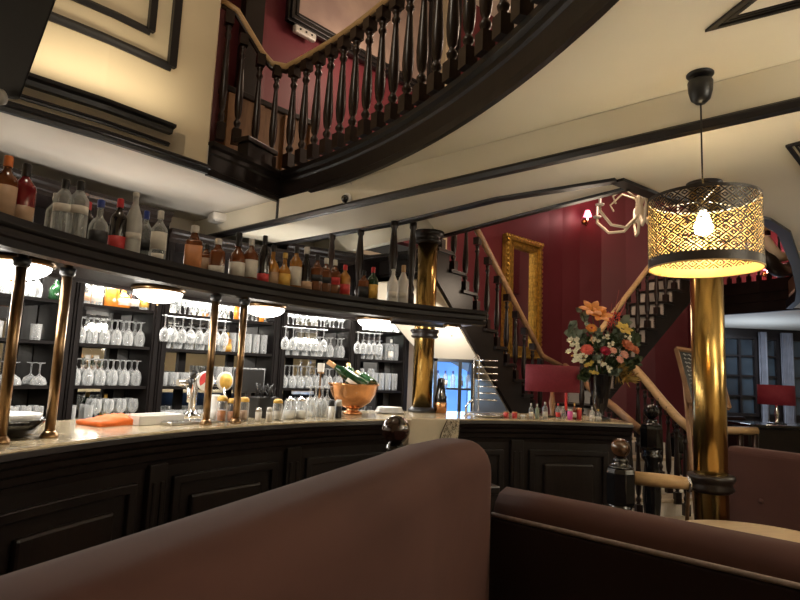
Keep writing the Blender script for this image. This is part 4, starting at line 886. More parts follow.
def flower(kind, px, py, dy, label, n=6, L=.05, W=.016, mt='petal_orange', cup=.7, curl=.4, layers=1, heart='leaf_gold', hr=.010, cluster=0):
    L *= 1.22; W *= 1.3
    c = aty(px, py, YV + dy); d = (c - mouth); nrm = (d.normalized() * .7 + Vector((0, -.75, .15))).normalized()
    t = thing(kind, label, 'flower', mouth, 0, FLG)
    m = MB()
    if cluster:
        random.seed(int(px * 7 + py))
        for q in range(cluster):
            off = Vector((random.uniform(-1, 1), random.uniform(-1, 1), random.uniform(-1, 1))) * L * 1.2
            m.lathe([(.0005, -L * .45), (L * .35, -L * .3), (L * .5, 0), (L * .36, L * .32), (.0005, L * .45)], c + off, 8)
            petals(m, c + off, (nrm + off * 8).normalized(), 5, L * .7, L * .3, .8, q, .2)
    else:
        for l in range(layers): petals(m, c, nrm, n, L * (1 - .25 * l), W * (1 - .15 * l), cup + .5 * l, l * .4, curl)
    m.build('petals', mt, t)
    MB().lathe([(.0005, -hr * .5), (hr, 0), (hr * .6, hr * .7), (.0005, hr)], c + nrm * .006, 10, mtx=Vector((0, 0, 1)).rotation_difference(nrm).to_matrix()).build('heart', heart, t)
    MB().tube([mouth - Vector((0, 0, .15)), mouth + d * .35 + Vector((0, 0, .03)), c - nrm * .008], .0035, 6).build('stem', 'stem', t)
flower('lily', 592, 311, -.02, 'large orange lily at the upper left top of the bouquet', 6, .10, .028)
flower('lily', 600, 317, -.07, 'orange lily just right of the topmost lily', 6, .085, .026)
flower('lily', 623, 330, -.08, 'yellow orange lily at the right of the bouquet', 6, .07, .022, 'petal_yellow')
flower('gerbera', 591.5, 328.5, -.12, 'small orange gerbera below the lilies', 16, .042, .008, 'petal_orange', .15, .05, 2, 'petal_crimson', .012)
flower('gerbera', 587, 350, -.14, 'coral red gerbera at the left middle of the bouquet', 18, .048, .009, 'petal_coral', .2, .1, 2, 'petal_coral', .014)
flower('carnation', 605, 352, -.16, 'deep crimson flower in the middle of the bouquet', 14, .040, .012, 'petal_crimson', .5, .1, 3, 'petal_crimson', .012)
flower('rose', 624, 355, -.15, 'pale pink rose in the right lower middle of the bouquet', 7, .034, .018, 'petal_pink', 1.1, .9, 3, 'petal_pink', .014)
flower('rose', 613, 351, -.16, 'small peach rose left of the pink roses', 7, .028, .015, 'petal_pink', 1.1, .9, 3, 'petal_pink', .012)
flower('rose', 619.5, 360, -.16, 'peach rose lowest of the pink ones', 7, .030, .016, 'petal_pink', 1.1, .9, 3, 'petal_pink', .012)
flower('dahlia', 627, 346, -.12, 'rust coloured flower at the right of the bouquet', 12, .052, .014, 'petal_rust', .5, .3, 2, 'petal_rust', .012)
flower('dahlia', 634, 350, -.06, 'rust coloured flower at the outermost right of the bouquet', 12, .042, .012, 'petal_rust', .5, .3, 2, 'petal_rust', .012)
flower('white_blossom', 574, 345, -.06, 'white blossom bunch at the left edge of the bouquet', L=.030, mt='petal_white', cluster=7)
flower('white_blossom', 572.5, 356, -.06, 'white blossom bunch at the lower left edge of the bouquet', L=.028, mt='petal_white', cluster=6)
flower('white_blossom', 579, 360, -.13, 'white blossom bunch just below the coral gerbera', L=.028, mt='petal_white', cluster=6)
flower('white_blossom', 606.5, 338, -.12, 'small white blossom bunch in the centre of the bouquet', L=.018, mt='petal_white', cluster=5)
flower('white_blossom', 602, 362, -.17, 'cream blossom below the crimson flower', L=.020, mt='petal_white', cluster=4)
flower('white_blossom', 588, 366, -.15, 'yellowish white blossom at the lower left above the vase', L=.022, mt='petal_yellow', cluster=4)
def leaves(kind, px, py, dy, label, mt, n=9, L=.055, W=.02, spread=.10, cat='foliage'):
    n = int(n * 1.6); L *= 1.15; W *= 1.15
    c = aty(px, py, YV + dy); t = thing(kind, label, cat, mouth, 0, 'foliage of the bouquet in the black vase')
    random.seed(int(px * 13 + py)); mid = mouth + (c - mouth) * .45 + Vector((0, 0, .05)); pts = [mouth - Vector((0, 0, .12)), mid, c]
    MB().tube(pts, .003, 6).build('stem', 'stem', t); m = MB()
    ax_ = (c - mid).normalized()
    for i in range(n):
        u = i / max(1, n - 1); q = mid + (c - mid) * (.25 + .75 * u); d = (ax_ * .6 + Vector((random.uniform(-1, 1), random.uniform(-1, .3), random.uniform(-.8, 1)))).normalized()
        s = d.cross(Vector((random.uniform(-.5, .5), -1, .3))).normalized(); nn = d.cross(s)
        vs = []
        for k in range(6):
            v = k / 5; w = W * math.sin(PI * min(.98, .05 + v * .93)); b = q + d * L * v + nn * (.12 * L * math.sin(v * PI)); vs += [b - s * w, b + nn * .003, b + s * w]
        fs = []
        for k in range(5):
            for j in range(2): fs.append((k * 3 + j, k * 3 + j + 1, k * 3 + j + 4, k * 3 + j + 3))
        o = len(vs); m.add(vs + [v - nn * .002 for v in vs], fs + [tuple(o + i for i in reversed(f)) for f in fs], True)
    m.build('leaves', mt, t)
leaves('eucalyptus_sprig', 570, 327, -.02, 'grey green eucalyptus sprig reaching out at the upper left of the bouquet', 'leaf_grey', 9, .075, .034)
leaves('eucalyptus_sprig', 582, 312, .03, 'grey green sprig behind the topmost lily', 'leaf_grey', 8, .06, .02)
leaves('eucalyptus_sprig', 622, 322, -.02, 'broad grey green leaves under the red twigs at the right top', 'leaf_grey', 9, .085, .028)
leaves('leafy_sprig', 632, 335, .02, 'dark green sprig at the right edge of the bouquet', 'leaf', 12, .065, .02)
leaves('leafy_sprig', 600, 342, -.03, 'dense dark leaves in the heart of the bouquet', 'leaf', 26, .075, .024)
leaves('leafy_sprig', 614, 340, -.05, 'dark leaves between the lily and the pink roses', 'leaf', 22, .07, .022)
leaves('leafy_sprig', 583, 340, -.02, 'dark leaves between eucalyptus and coral gerbera', 'leaf', 20, .07, .022)
leaves('leafy_sprig', 590, 362, -.10, 'dark leaves hanging low on the left over the vase rim', 'leaf', 20, .065, .022)
leaves('leafy_sprig', 612, 365, -.11, 'dark leaves hanging low in the middle over the vase rim', 'leaf', 20, .065, .022)
leaves('leafy_sprig', 583, 375, -.06, 'dark leaf spray drooping beside the red lamp', 'leaf', 14, .06, .026)
leaves('leafy_sprig', 630, 366, -.08, 'dark leaves low on the right of the bouquet', 'leaf', 16, .06, .02)

for px, py, dy, lb, mt in ((577, 338, -.03, 'cream filler blossom above the white ones at the left of the bouquet', 'petal_white'), (583, 357, -.15, 'cream blossom between the coral gerbera and the white bunches', 'petal_white'), (596, 341, -.10, 'cream blossom right of the coral gerbera', 'petal_white'), (611, 345, -.13, 'cream blossom above the small peach rose', 'petal_white'), (594, 371, -.17, 'cream blossom over the left of the vase rim', 'petal_yellow'), (628, 338, -.10, 'cream blossom below the yellow orange lily', 'petal_white'), (609, 369, -.18, 'cream blossom over the middle of the vase rim', 'petal_white')):
    flower('white_blossom', px, py, dy, lb, L=.017, mt=mt, cluster=6)
leaves('eucalyptus_sprig', 576, 334, -.05, 'pale green sprig above the left white blossoms', 'leaf_grey', 12, .06, .022)
leaves('eucalyptus_sprig', 598, 330, -.06, 'pale green sprig in the upper middle of the bouquet', 'leaf_grey', 14, .06, .02)
leaves('eucalyptus_sprig', 617, 333, -.07, 'pale green sprig left of the yellow orange lily', 'leaf_grey', 12, .06, .02)
leaves('eucalyptus_sprig', 595, 358, -.15, 'pale green sprig right of the lower white bunch', 'leaf_grey', 14, .05, .016)
leaves('eucalyptus_sprig', 618, 372, -.16, 'pale green sprig hanging over the right of the vase rim', 'leaf_grey', 16, .055, .016)
leaves('leafy_sprig', 636, 342, -.02, 'green sprig at the outer right edge by the rust flowers', 'leaf', 14, .06, .02)
leaves('leafy_sprig', 638, 362, -.04, 'green sprig sticking out at the lower right of the bouquet', 'leaf', 14, .06, .02)
leaves('dry_grass', 630, 378, -.10, 'drooping golden grass at the lower right of the bouquet', 'leaf_gold', 30, .085, .006)
leaves('dry_grass', 622, 368, -.13, 'short golden grass tuft below the pink roses', 'leaf_gold', 22, .06, .006)
t = thing('red_twigs', 'tuft of thin red twigs with orange tips rising at the top right of the bouquet', 'twigs', mouth, 0, 'foliage of the bouquet in the black vase')
m = MB(); random.seed(9)
base = aty(611, 328, YV)
for px, py in ((619, 290), (612, 303), (622, 297), (627, 299), (616, 309), (624, 308), (609, 312), (606, 318)):
    m.tube([mouth, base + Vector((random.uniform(-.03, .03), 0, random.uniform(-.03, .02))), aty(px, py, YV - .02)], .003, 6)
m.build('twigs', 'twig', t); m = MB()
for i in range(60):
    q = aty(random.uniform(607, 620), random.uniform(312, 327), YV - .05 + random.uniform(-.02, .02)); m.lathe([(.0005, -.011), (.008, 0), (.0005, .011)], q, 6)
m.build('orange_buds', 'petal_coral', t)
# ================================================================== BALCONY RAILING
ZR0 = ZC + FH
rl = thing('balcony_railing', 'dark turned balustrade with pale handrail along the curved balcony edge', 'railing', (CORNER[0], CORNER[1], ZR0))
zr = aty(283, 70, CORNER[1] + .04).z - .02
rail_path = []
for px, py, Y in ((222, 1, 4.86), (237, 11, 4.92), (250, 33, 4.98), (262, 53, 5.05), (272, 64, 5.11)): rail_path.append(aty(px, py, Y))
rail_path += [Vector((*apt(A_FAR - .3, AR - .045), zr))] + [Vector((*apt(A_FAR - 1.2 - (A_FAR + 3) * i / 40, AR - .045), zr)) for i in range(40)]
MB().tube(rail_path, .032, 12).build('handrail', 'rail', rl)
MB().tube([p - Vector((0, 0, .045)) for p in rail_path], .022, 8).build('under_rail', 'baluster', rl)
for p0, y0, ztop in ((aty(237, 125, 4.95), None, None), (aty(221, 120, 4.88), None, None)):
    top = min(rail_path[:6], key=lambda q: abs(q.x - p0.x)).z - .04; zb_ = ZR0 + .19
    baluster_mb(p0.x, p0.y, zb_, top - zb_, .075, 10, .5).build('baluster', 'baluster', rl)
for p0 in (aty(254, 150, 5.02), aty(271, 160, 5.09)):
    top = min(rail_path[:6], key=lambda q: abs(q.x - p0.x)).z - .04
    baluster_mb(p0.x, p0.y, ZR0 + .002, top - ZR0, .075, 10, .5).build('baluster', 'baluster', rl)
k = 0; a = A_FAR - 1.55
while a > 1:
    x, y = apt(a, AR - .05); baluster_mb(x, y, ZR0 + .001, zr - .05 - ZR0, .082, 10, math.radians(a)).build('baluster', 'baluster', rl)
    a -= math.degrees(.178 / AR)
# things on the balcony storey
ux = Vector((.7071, .7071, 0))
def uw(px, py): # hit the upper red wall line through (-3.4,4.15) and (.10,7.72)
    A = Vector((-3.4, 4.15)); D = Vector((3.5, 3.57)); d = ray(px, py); n = Vector((D.y, -D.x)); tt = (n.dot(A) - n.dot(Vector((0, 0)))) / n.dot(d.xy); return CAM + d * tt
def wall_frame(name, label, cat, P00, P11, fw_, fmat, inner, imat, dep=.06, off=.03):
    """picture or mirror on an upright wall: P00 lower left, P11 upper right"""
    a = Vector((P00.x, P00.y)); b = Vector((P11.x, P11.y)); t2 = (b - a).normalized(); nn = Vector((t2.y, -t2.x))
    z0, z1 = P00.z, P11.z; t = thing(name, label, cat, (*((a + b) / 2 + nn * off), z0)); L_ = (b - a).length; rz = math.atan2(t2.y, t2.x); c = (a + b) / 2
    m = MB()
    for s, w, d in ((0, fw_, dep), (fw_ * .22, fw_ * .28, dep * 1.5), (fw_ * .68, fw_ * .24, dep * 1.25)):
        for zz in (z0 + s + w / 2, z1 - s - w / 2): m.box((*(c + nn * (off + d / 2)), zz), (L_ - 2 * s, d, w), rz)
        for sg in (-1, 1): m.box((*(c + t2 * sg * (L_ / 2 - s - w / 2) + nn * (off + d / 2)), (z0 + z1) / 2), (w, d, z1 - z0 - 2 * s), rz)
    m.build('frame', fmat, t, bevel=.006)
    MB().box((*(c + nn * (off + .012)), (z0 + z1) / 2), (L_ - fw_ * 1.6, .02, z1 - z0 - fw_ * 1.6), rz).build(inner, imat, t)
    return t, t2, nn
p0 = uw(283, 22); p1 = uw(436, -60); p1.z = p0.z + 1.6
wall_frame('large_picture', 'very large dark framed pale pink picture on the red balcony wall', 'picture', p0, p1, .15, 'trim_black', 'canvas', 'canvas')
p0 = uw(452, 52); p1 = uw(560, 0); p0.z -= .25; p1.z = p0.z + 1.9
wall_frame('second_picture', 'second dark framed pale picture on the balcony wall, right of the cream pilaster', 'picture', p0, p1, .09, 'trim_black', 'canvas', 'canvas')
q = uw(441, 60); struct('wall_pilaster_upper', MB().box((q.x + .08, q.y - .08, (ZC + ZU) / 2 + .1), (.16, .10, ZU - ZC - .22), PI / 4), 'cream', 'narrow cream pilaster between the two pictures upstairs', 'pilaster')
q = uw(302, 35); t = thing('emergency_light', 'small cream oblong emergency light on the red wall below the large picture', 'wall lamp', q)
m = MB(); n_ = Vector((.7071, -.7071, 0)); m.box(q + n_ * .05, (.30, .07, .10), PI / 4); m.build('housing', 'cap_white', t, bevel=.02)
q2 = q + n_ * .088
for s in (-.08, 0, .08): MB().lathe([(.012, 0), (.010, .006), (.0005, .008)], q2 + ux * s, 10, mtx=Vector((0, 0, 1)).rotation_difference(n_).to_matrix()).build('led', 'black', t)
q = uw(248, 30); struct('trim_16', MB().box((q.x + .05, q.y - .05, (ZC + ZU) / 2 + .1), (.22, .12, ZU - ZC - .22), PI / 4), 'wood_black', 'dark upright post on the balcony wall at its left end', 'post')
# tan wooden bench front upstairs
q0 = uw(222, 118) * .9 + CAM * .1; q1 = uw(312, 150) * .9 + CAM * .1
t = thing('wooden_settle', 'tan panelled wooden settle with dark top rail behind the left balusters', 'bench', ((q0.x + q1.x) / 2, (q0.y + q1.y) / 2, ZC + .22))
c = (q0 + q1) / 2; L_ = (q1 - q0).xy.length; rz = math.atan2(q1.y - q0.y, q1.x - q0.x); zt_ = aty(270, 112, c.y).z
MB().box((c.x, c.y, (ZC + .22 + zt_) / 2), (L_, .08, zt_ - ZC - .22), rz).build('panel', 'tan', t)
for s in (-.45, -.15, .15, .45): MB().box((c.x + math.cos(rz) * L_ * s + .03, c.y + math.sin(rz) * L_ * s - .04, (ZC + .22 + zt_) / 2), (.07, .06, zt_ - ZC - .24), rz).build('stile', 'rail_brown', t)
MB().box((c.x, c.y, zt_ + .03), (L_ + .06, .14, .06), rz).build('top_rail', 'wood', t, bevel=.01)
MB().box((c.x - .1, c.y + .15, ZC + .40), (L_ * .9, .3, .05), rz).build('seat', 'tan', t)

# ================================================================== FIXTURES
# pendant lamp
lx, ly = 1.417, 2.668; zs0, zs1 = 2.032, 2.372; RSH = .243
pn = thing('pendant_lamp', 'pendant lamp with black perforated drum shade and golden lining', 'pendant lamp', (lx, ly, zs0))
MB().lathe([(.062, ZC - .002), (.062, ZC - .008), (.054, ZC - .016), (.012, ZC - .018)], (lx, ly, 0), 28).build('ceiling_plate', 'black', pn)
zk = ZC - .03
MB().lathe([(.052, zk - .005), (.057, zk - .015), (.054, zk - .06), (.044, zk - .10), (.022, zk - .122), (.006, zk - .126)], (lx, ly, 0), 24).build('cord_cup', 'black', pn)
MB().tube([(lx, ly, ZC - .02), (lx, ly, zs1 + .04)], .0042, 8).build('cord', 'black', pn)
MB().lathe([(.010, zs1 + .06), (.026, zs1 + .045), (.028, zs1 + .0), (.024, zs1 - .06)], (lx, ly, 0), 18).build('lamp_holder', 'black', pn)
MB().lathe([(.012, zs1 - .06), (.030, zs1 - .10), (.042, zs1 - .135), (.036, zs1 - .165), (.0005, zs1 - .18)], (lx, ly, 0), 20).build('bulb', 'bulb', pn)
m = MB()
for a in (.3, 2.39, 4.48): m.tube([(lx, ly, zs1 - .01), (lx + (RSH - .008) * math.cos(a), ly + (RSH - .008) * math.sin(a), zs1 - .012)], .003, 6)
m.tube([(lx + (RSH - .008) * math.cos(k * PI / 24), ly + (RSH - .008) * math.sin(k * PI / 24), zs1 - .006) for k in range(49)], .004, 6)
m.build('shade_ring', 'white', pn)
def skin(r, name, mt):
    n = 72; h = zs1 - zs0; vs = [(r * math.cos(2 * PI * k / n), r * math.sin(2 * PI * k / n), z) for z in (0, h) for k in range(n)]
    me = MB().add(vs, [(k, (k + 1) % n, n + (k + 1) % n, n + k) for k in range(n)], True)
    o = me.build(name, mt, None); o.location = (lx, ly, zs0); o.parent = pn; o.location = (0, 0, 0); return o
skin(RSH, 'lamp_shade', 'shade_out'); skin(RSH - .003, 'shade_lining', 'shade_in')
MB().lathe([(RSH - .004, zs0 - .002), (RSH + .002, zs0 - .002), (RSH + .002, zs0 + .004), (RSH - .004, zs0 + .004)], (lx, ly, 0), 72, cap=False).build('lower_rim', 'rail', pn)
light('pendant_light', 'POINT', (lx, ly, zs1 - .12), 26, (1, .76, .45), .04)
# security camera on the beam
q = Vector((-.449, bl(-.449) - .02, 0)); q.z = aty(342, 199, q.y).z
t = thing('security_camera', 'small white dome security camera with cable on the cream beam', 'camera', q)
dm = Matrix.Rotation(0, 3, 'X'); nb = Vector((-.66, -.75, -.1)).normalized(); R = Vector((0, 0, 1)).rotation_difference(nb).to_matrix()
MB().lathe([(.046, 0), (.048, .012), (.044, .02), (.0005, .022)], q, 24, mtx=R).build('base', 'white', t)
MB().lathe([(.033, .022), (.031, .036), (.021, .05), (.0005, .056)], q, 20, mtx=R).build('lens_dome', 'gloss_black', t)
MB().tube([q + Vector((.03, .0, .05)), q + Vector((.05, 0, .09)), q + Vector((.02, 0, .13)), q + Vector((.01, .02, .17))], .004, 6).build('cable', 'cap_white', t)
# white smoke detector on the bar ceiling
q = atz(220, 214, ZC); t = thing('ceiling_box', 'white square ceiling sensor box above the bar', 'sensor', q)
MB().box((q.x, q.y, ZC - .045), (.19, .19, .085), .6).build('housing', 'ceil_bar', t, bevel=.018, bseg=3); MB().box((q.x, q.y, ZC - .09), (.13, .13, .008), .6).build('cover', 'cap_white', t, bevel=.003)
# dark loudspeaker hung at the upper left
D = 2.15
f4 = [aty(px, py, y) for px, py, y in ((-75, 88, D + .12), (20, 101, D), (62, -14, D - .25), (-75, -60, D - .15))]
t = thing('hanging_loudspeaker', 'large dark loudspeaker cabinet hung slanting at the upper left before the cream wall', 'loudspeaker', f4[0])
b4 = [CAM + (aty(px, py, y) - CAM) for px, py, y in ((-95, 72, D + .42), (-2, 84, D + .30), (36, -20, D + .05), (-95, -60, D + .15))]
MB().add(f4 + b4, [(0, 1, 2, 3), (7, 6, 5, 4), (0, 4, 5, 1), (1, 5, 6, 2), (2, 6, 7, 3), (3, 7, 4, 0)]).build('cabinet', 'cab_black', t, bevel=.012)
q = aty(2, 97, D - .015); n_ = (f4[1] - f4[0]).cross(f4[2] - f4[0]).normalized(); n_ = n_ if n_.y < 0 else -n_
MB().lathe([(.030, -.01), (.032, .008), (.022, .016), (.0005, .017)], q + n_ * .01, 18, mtx=Vector((0, 0, 1)).rotation_difference(n_).to_matrix()).build('knob', 'cap_white', t)
cc = sum(f4, Vector()) / 4; MB().tube([cc + Vector((0, .2, .1)), Vector((-2.9, 2.88, 3.75))], .025, 10).build('wall_bracket', 'black', t)

# ================================================================== STAIRCASE
LZ = .85
st = [(1.95, 6.75), (3.08, 6.95), (3.0, 7.6), (2.5, 8.6), (1.5, 8.6), (1.05, 8.0)]
land = thing('stair_landing', 'stair landing below the gilt mirror where the three flights meet', 'landing', (2.0, 7.6, 0))
MB().prism(st, LZ - .05, LZ).build('deck', 'tread', land); MB().prism([(p[0] * .98 + .042, p[1] * .98 + .150) for p in st], 0, LZ - .05).build('base', 'wood_black', land)
def flight(name, label, P0, step, n, w, tread_mat, riser_mat, rail_mat, rail_h=.80, rail_ends=((), ()), balc=1, side_sign=1, str_drop=.34, soffit='pale', rail_r=.034, noseface='wood_black', fan=1.0, top_drop=1.0, fronts=False, low_min=.0):
    """open-string flight: P0 first nosing on the visible side, step (dx,dy,dz) per tread, w vector across (length fans from w to w * fan)"""
    P0 = Vector(P0); step = Vector(step); w = Vector((*w, 0)); wl = lambda i: w * (1 + (fan - 1) * i / n); t = thing(name, label, 'staircase', (P0.x, P0.y, P0.z - step.z)); run = Vector((step.x, step.y, 0)); rn = run.normalized()
    wn = w.normalized()
    for i in range(n):
        A = P0 + step * i; B = A + run
        q = [A - rn * .03 - wn * .05, B - wn * .05, B + wl(i + 1), A - rn * .03 + wl(i)]
        MB().prism([v.xy.to_tuple() for v in q], A.z - .035, A.z).build('tread', tread_mat, t, bevel=.006)
        q = [A, A + rn * .02, A + rn * .02 + wl(i), A + wl(i)]
        MB().prism([v.xy.to_tuple() for v in q], A.z - step.z, A.z - .035).build('riser', riser_mat, t)
    # zigzag string on the visible side
    top = []
    for i in range(n):
        A = P0 + step * i; top += [Vector((A.x, A.y, A.z - step.z)), Vector((A.x, A.y, A.z - .036)), Vector((A.x + run.x, A.y + run.y, A.z - .036))]
    E_ = P0 + step * (n - 1) + run; low = [Vector((E_.x, E_.y, E_.z - str_drop * top_drop)), Vector((P0.x, P0.y, max(low_min, P0.z - step.z - str_drop + .06)))]
    def strg(far, nm):
        # strip of quads between zigzag and lower line
        m = MB(); th = wn * .035
        for i in range(n):
            f0, f1 = i / n, (i + 1) / n; o0 = (wl(i) - wn * .03) if far else -wn * .02; o1 = (wl(i + 1) - wn * .03) if far else -wn * .02; l0 = low[1].lerp(low[0], f0) + o0; l1 = low[1].lerp(low[0], f1) + o1
            a, b = top[i * 3 + 1] + o0, top[i * 3 + 2] + o1
            m.add([l0, l1, b, a, l0 + th, l1 + th, b + th, a + th], [(0, 1, 2, 3), (7, 6, 5, 4), (0, 4, 5, 1), (1, 5, 6, 2), (2, 6, 7, 3), (3, 7, 4, 0)])
        return m.build(nm, noseface, t)
    strg(False, 'string'); strg(True, 'string')
    if soffit:
        a, b = low[1], low[0]
        MB().slab([a + wn * .02, b + wn * .02, b + wl(n) - wn * .03, a + wl(0) - wn * .03], .02).build('soffit', soffit, t)
    if fronts:
        for i in range(n):
            A = P0 + step * i + run * .12 + wn * .07
            MB().slab([A, A + run * .5, A + run * .5 + Vector((0, 0, .125)), A + Vector((0, 0, .125))], .02).build('riser_face', 'whitestone', t)
    rp = [Vector(p) for p in rail_ends[0]] + [P0 + step * i + run * .4 + Vector((0, 0, rail_h)) for i in range(n)] + [Vector(p) for p in rail_ends[1]]
    MB().tube(rp, rail_r, 12).build('handrail', rail_mat, t)
    for i in range(n):
        for f in ((.25, .75) if balc == 2 else (.42,)):
            A = P0 + step * i + run * f; h = rail_h + step.z * (f - .4) - rail_r
            baluster_mb(A.x + wn.x * .02, A.y + wn.y * .02, A.z, h, .065, 10, math.atan2(rn.y, rn.x)).build('baluster', 'baluster', t)
    return t
# left flight climbs from the landing to the left, towards the balcony
A = Vector((1.97, 7.4, LZ - .06)); stp = (-.139, -.175, .17)
flight('upper_stair_flight', 'left dark open string stair flight rising past the gilt mirror to the balcony', A + Vector(stp), stp, 11, Vector((-.78, .62)) * .40, 'wood_black', 'wood_black', 'rail_brown', .80, str_drop=.46, fan=2.3, top_drop=.62, rail_ends=([(2.05, 7.32, LZ + .80)], []))
# right flight
B = Vector((2.07 - .19, 6.675 - .145, 1.00 - .20)); stp2 = (.19, .145, .20)
flight('upper_stair_flight', 'right dark stair flight rising behind the bouquet and the pendant shade', B + Vector(stp2), stp2, 11, Vector((-.61, .79)) * .50, 'wood_black', 'whitestone', 'rail', .80, rail_ends=([], []), soffit='wood_black', low_min=LZ + .003)
# lower flight, wide pale steps down to the floor
lo = thing('lower_stair_flight', 'lower flight of pale stone steps between two dark newel posts', 'staircase', (2.7, 6.4, 0))
lw0, lw1 = Vector((1.95, 6.74)), Vector((3.08, 6.94)); lb0, lb1 = Vector((2.36, 5.85)), Vector((3.20, 6.02))
for i in range(5):
    f0 = i / 5; L0 = lb0.lerp(lw0, f0); L1 = lb1.lerp(lw1, f0); z = .17 * (i + 1)
    fr = [L0 + (L1 - L0) * k / 8 + Vector((.2, -1)).normalized() * ((.16 - .025 * i) * math.sin(PI * k / 8)) for k in range(9)]
    if i == 0: fr = [L0 + Vector((-.1, .0))] + [p + Vector((.04, -.10)) for p in fr] + [L1 + Vector((.2, 0))]
    poly = [p.to_tuple() for p in fr] + [(lw1.x, lw1.y), (lw0.x, lw0.y)]
    if i < 4: MB().prism(poly, z - .035, z).build('tread', 'tread', lo, bevel=.006)
    inn = [(p[0] * .985 + .0405, p[1] * .985 + .112) for p in poly]
    MB().prism(inn, z - .17, z - .035).build('riser', 'whitestone', lo)
def lrail(a, b, name):
    MB().tube([a, a.lerp(b, .33) + Vector((0, 0, .02)), a.lerp(b, .66) + Vector((0, 0, .01)), b], .040, 12).build('handrail', 'rail', lo)
    for k in range(1, 6):
        p = a.lerp(b, k / 6 + .02); zt_ = p.z - .04; f = k / 6; zb_ = LZ + (0.17 - LZ) * f
        baluster_mb(p.x, p.y, zb_ - .02, zt_ - zb_ + .02, .06, 10).build('baluster', 'baluster', lo)
a_ = aty(566, 366, 7.25); b_ = aty(641, 431, 5.75); m_ = aty(592, 390, 6.7)
MB().tube([a_ + Vector((.0, .05, 0)), a_.lerp(m_, .5), m_, m_.lerp(b_, .5) + Vector((0, 0, .015)), b_], .040, 12).build('handrail', 'rail_brown', lo)
for k in range(1, 7):
    p = m_.lerp(b_, k / 7); zb_ = LZ - .17 * min(4, int(k * .75)); baluster_mb(p.x + .05, p.y, max(.17, p.z - .88), min(.88, p.z - .17) - .04, .06, 10).build('baluster', 'baluster', lo)
c_ = aty(631, 364, 6.75); d_ = aty(694, 432, 5.75); e_ = aty(664, 403, 6.2)
MB().tube([c_, c_.lerp(e_, .5) + Vector((0, 0, .01)), e_, e_.lerp(d_, .5) - Vector((0, 0, .02)), d_], .045, 12).build('handrail', 'rail', lo)
for k in range(1, 8):
    p = c_.lerp(d_, k / 8); baluster_mb(p.x, p.y, max(.17, p.z - .90), min(.90, p.z - .17) - .03, .06, 10).build('baluster', 'baluster', lo)

# newel posts
def newel(x, y, z0, ztop, w, label, ball=.058, low=True, finial_mat='gloss_black'):
    t = thing('newel_post', label, 'post', (x, y, z0))
    zc = ztop - ball * 2; zs_ = zc - .06; zq = zs_ - .22
    MB().lathe([(w * .5, zq), (w * .535, zq + .02), (w * .54, zs_ - .03), (w * .48, zs_)], (x, y, 0), 8, smooth=False).build('post_block', 'gloss_black', t, bevel=.004)
    MB().lathe([(w * .48, zs_), (w * .40, zs_ + .012), (w * .26, zs_ + .03), (w * .30, zs_ + .042), (w * .22, zc + .004)], (x, y, 0), 20).build('neck', 'gloss_black', t)
    MB().lathe([(.0005 if k in (0, 12) else ball * math.sin(PI * k / 12), zc + ball - ball * math.cos(PI * k / 12)) for k in range(13)], (x, y, 0), 28).build('ball_finial', finial_mat, t)
    h = zq - z0
    MB().lathe([(w * .5, z0), (w * .5, z0 + .14 * h), (w * .36, z0 + .17 * h), (w * .46, z0 + .22 * h), (w * .34, z0 + .28 * h), (w * .42, z0 + .5 * h), (w * .34, z0 + .78 * h), (w * .30, z0 + .86 * h), (w * .46, z0 + .90 * h), (w * .46, z0 + .94 * h), (w * .36, z0 + .96 * h), (w * .48, zq)], (x, y, 0), 20).build('turned_shaft', 'gloss_black', t)
    return t
MT['burl'] = mat('polished_burl', (0.10, 0.045, 0.02), .12, noise=.8, scale=12, coat=.6)
MT['dark_burl'] = mat('polished_dark_wood', (0.035, 0.014, 0.010), .10, noise=.8, scale=12, coat=.8)
b = aty(396, 430, 2.40); newel(b.x, b.y, 0, b.z + .058, .14, 'dark newel post with glossy ball finial just behind the brown sofa, beside the menu card', .058, finial_mat='dark_burl')
b = aty(620.5, 448, 3.72); newel(b.x, b.y, 0, b.z + .060, .165, 'dark newel post with brown ball finial at the end of the bar', .060, finial_mat='burl'); NF = b
MB()
b2 = aty(651, 411, 5.62); newel(b2.x, b2.y, 0, b2.z + .07, .20, 'dark newel post with black ball at the foot of the pale stairs', .072)
b3 = aty(676, 425, 7.25); newel(b3.x, b3.y, 0, b3.z + .05, .16, 'smaller dark newel post among the balusters behind the stair foot', .05)
# short pale rail from the far newel to the column
z = aty(660, 481, 3.66).z
t = thing('barrier_rail', 'short thick pale wooden rail between the newel post and the brass column', 'rail', (1.65, 3.66, z))
MB().tube([(NF.x + .085, NF.y - .005, z + .003), (1.7, 3.66, z), (1.815, 3.62, z - .004)], .042, 14, rr=[.042, .042, .036]).build('rail', 'rail', t)
MB().lathe([(.05, 0), (.052, .012), (.042, .02)], (1.808, 3.625, z - .004), 16, mtx=Vector((0, 0, 1)).rotation_difference(Vector((-1, .1, 0))).to_matrix()).build('socket', 'chrome', t)

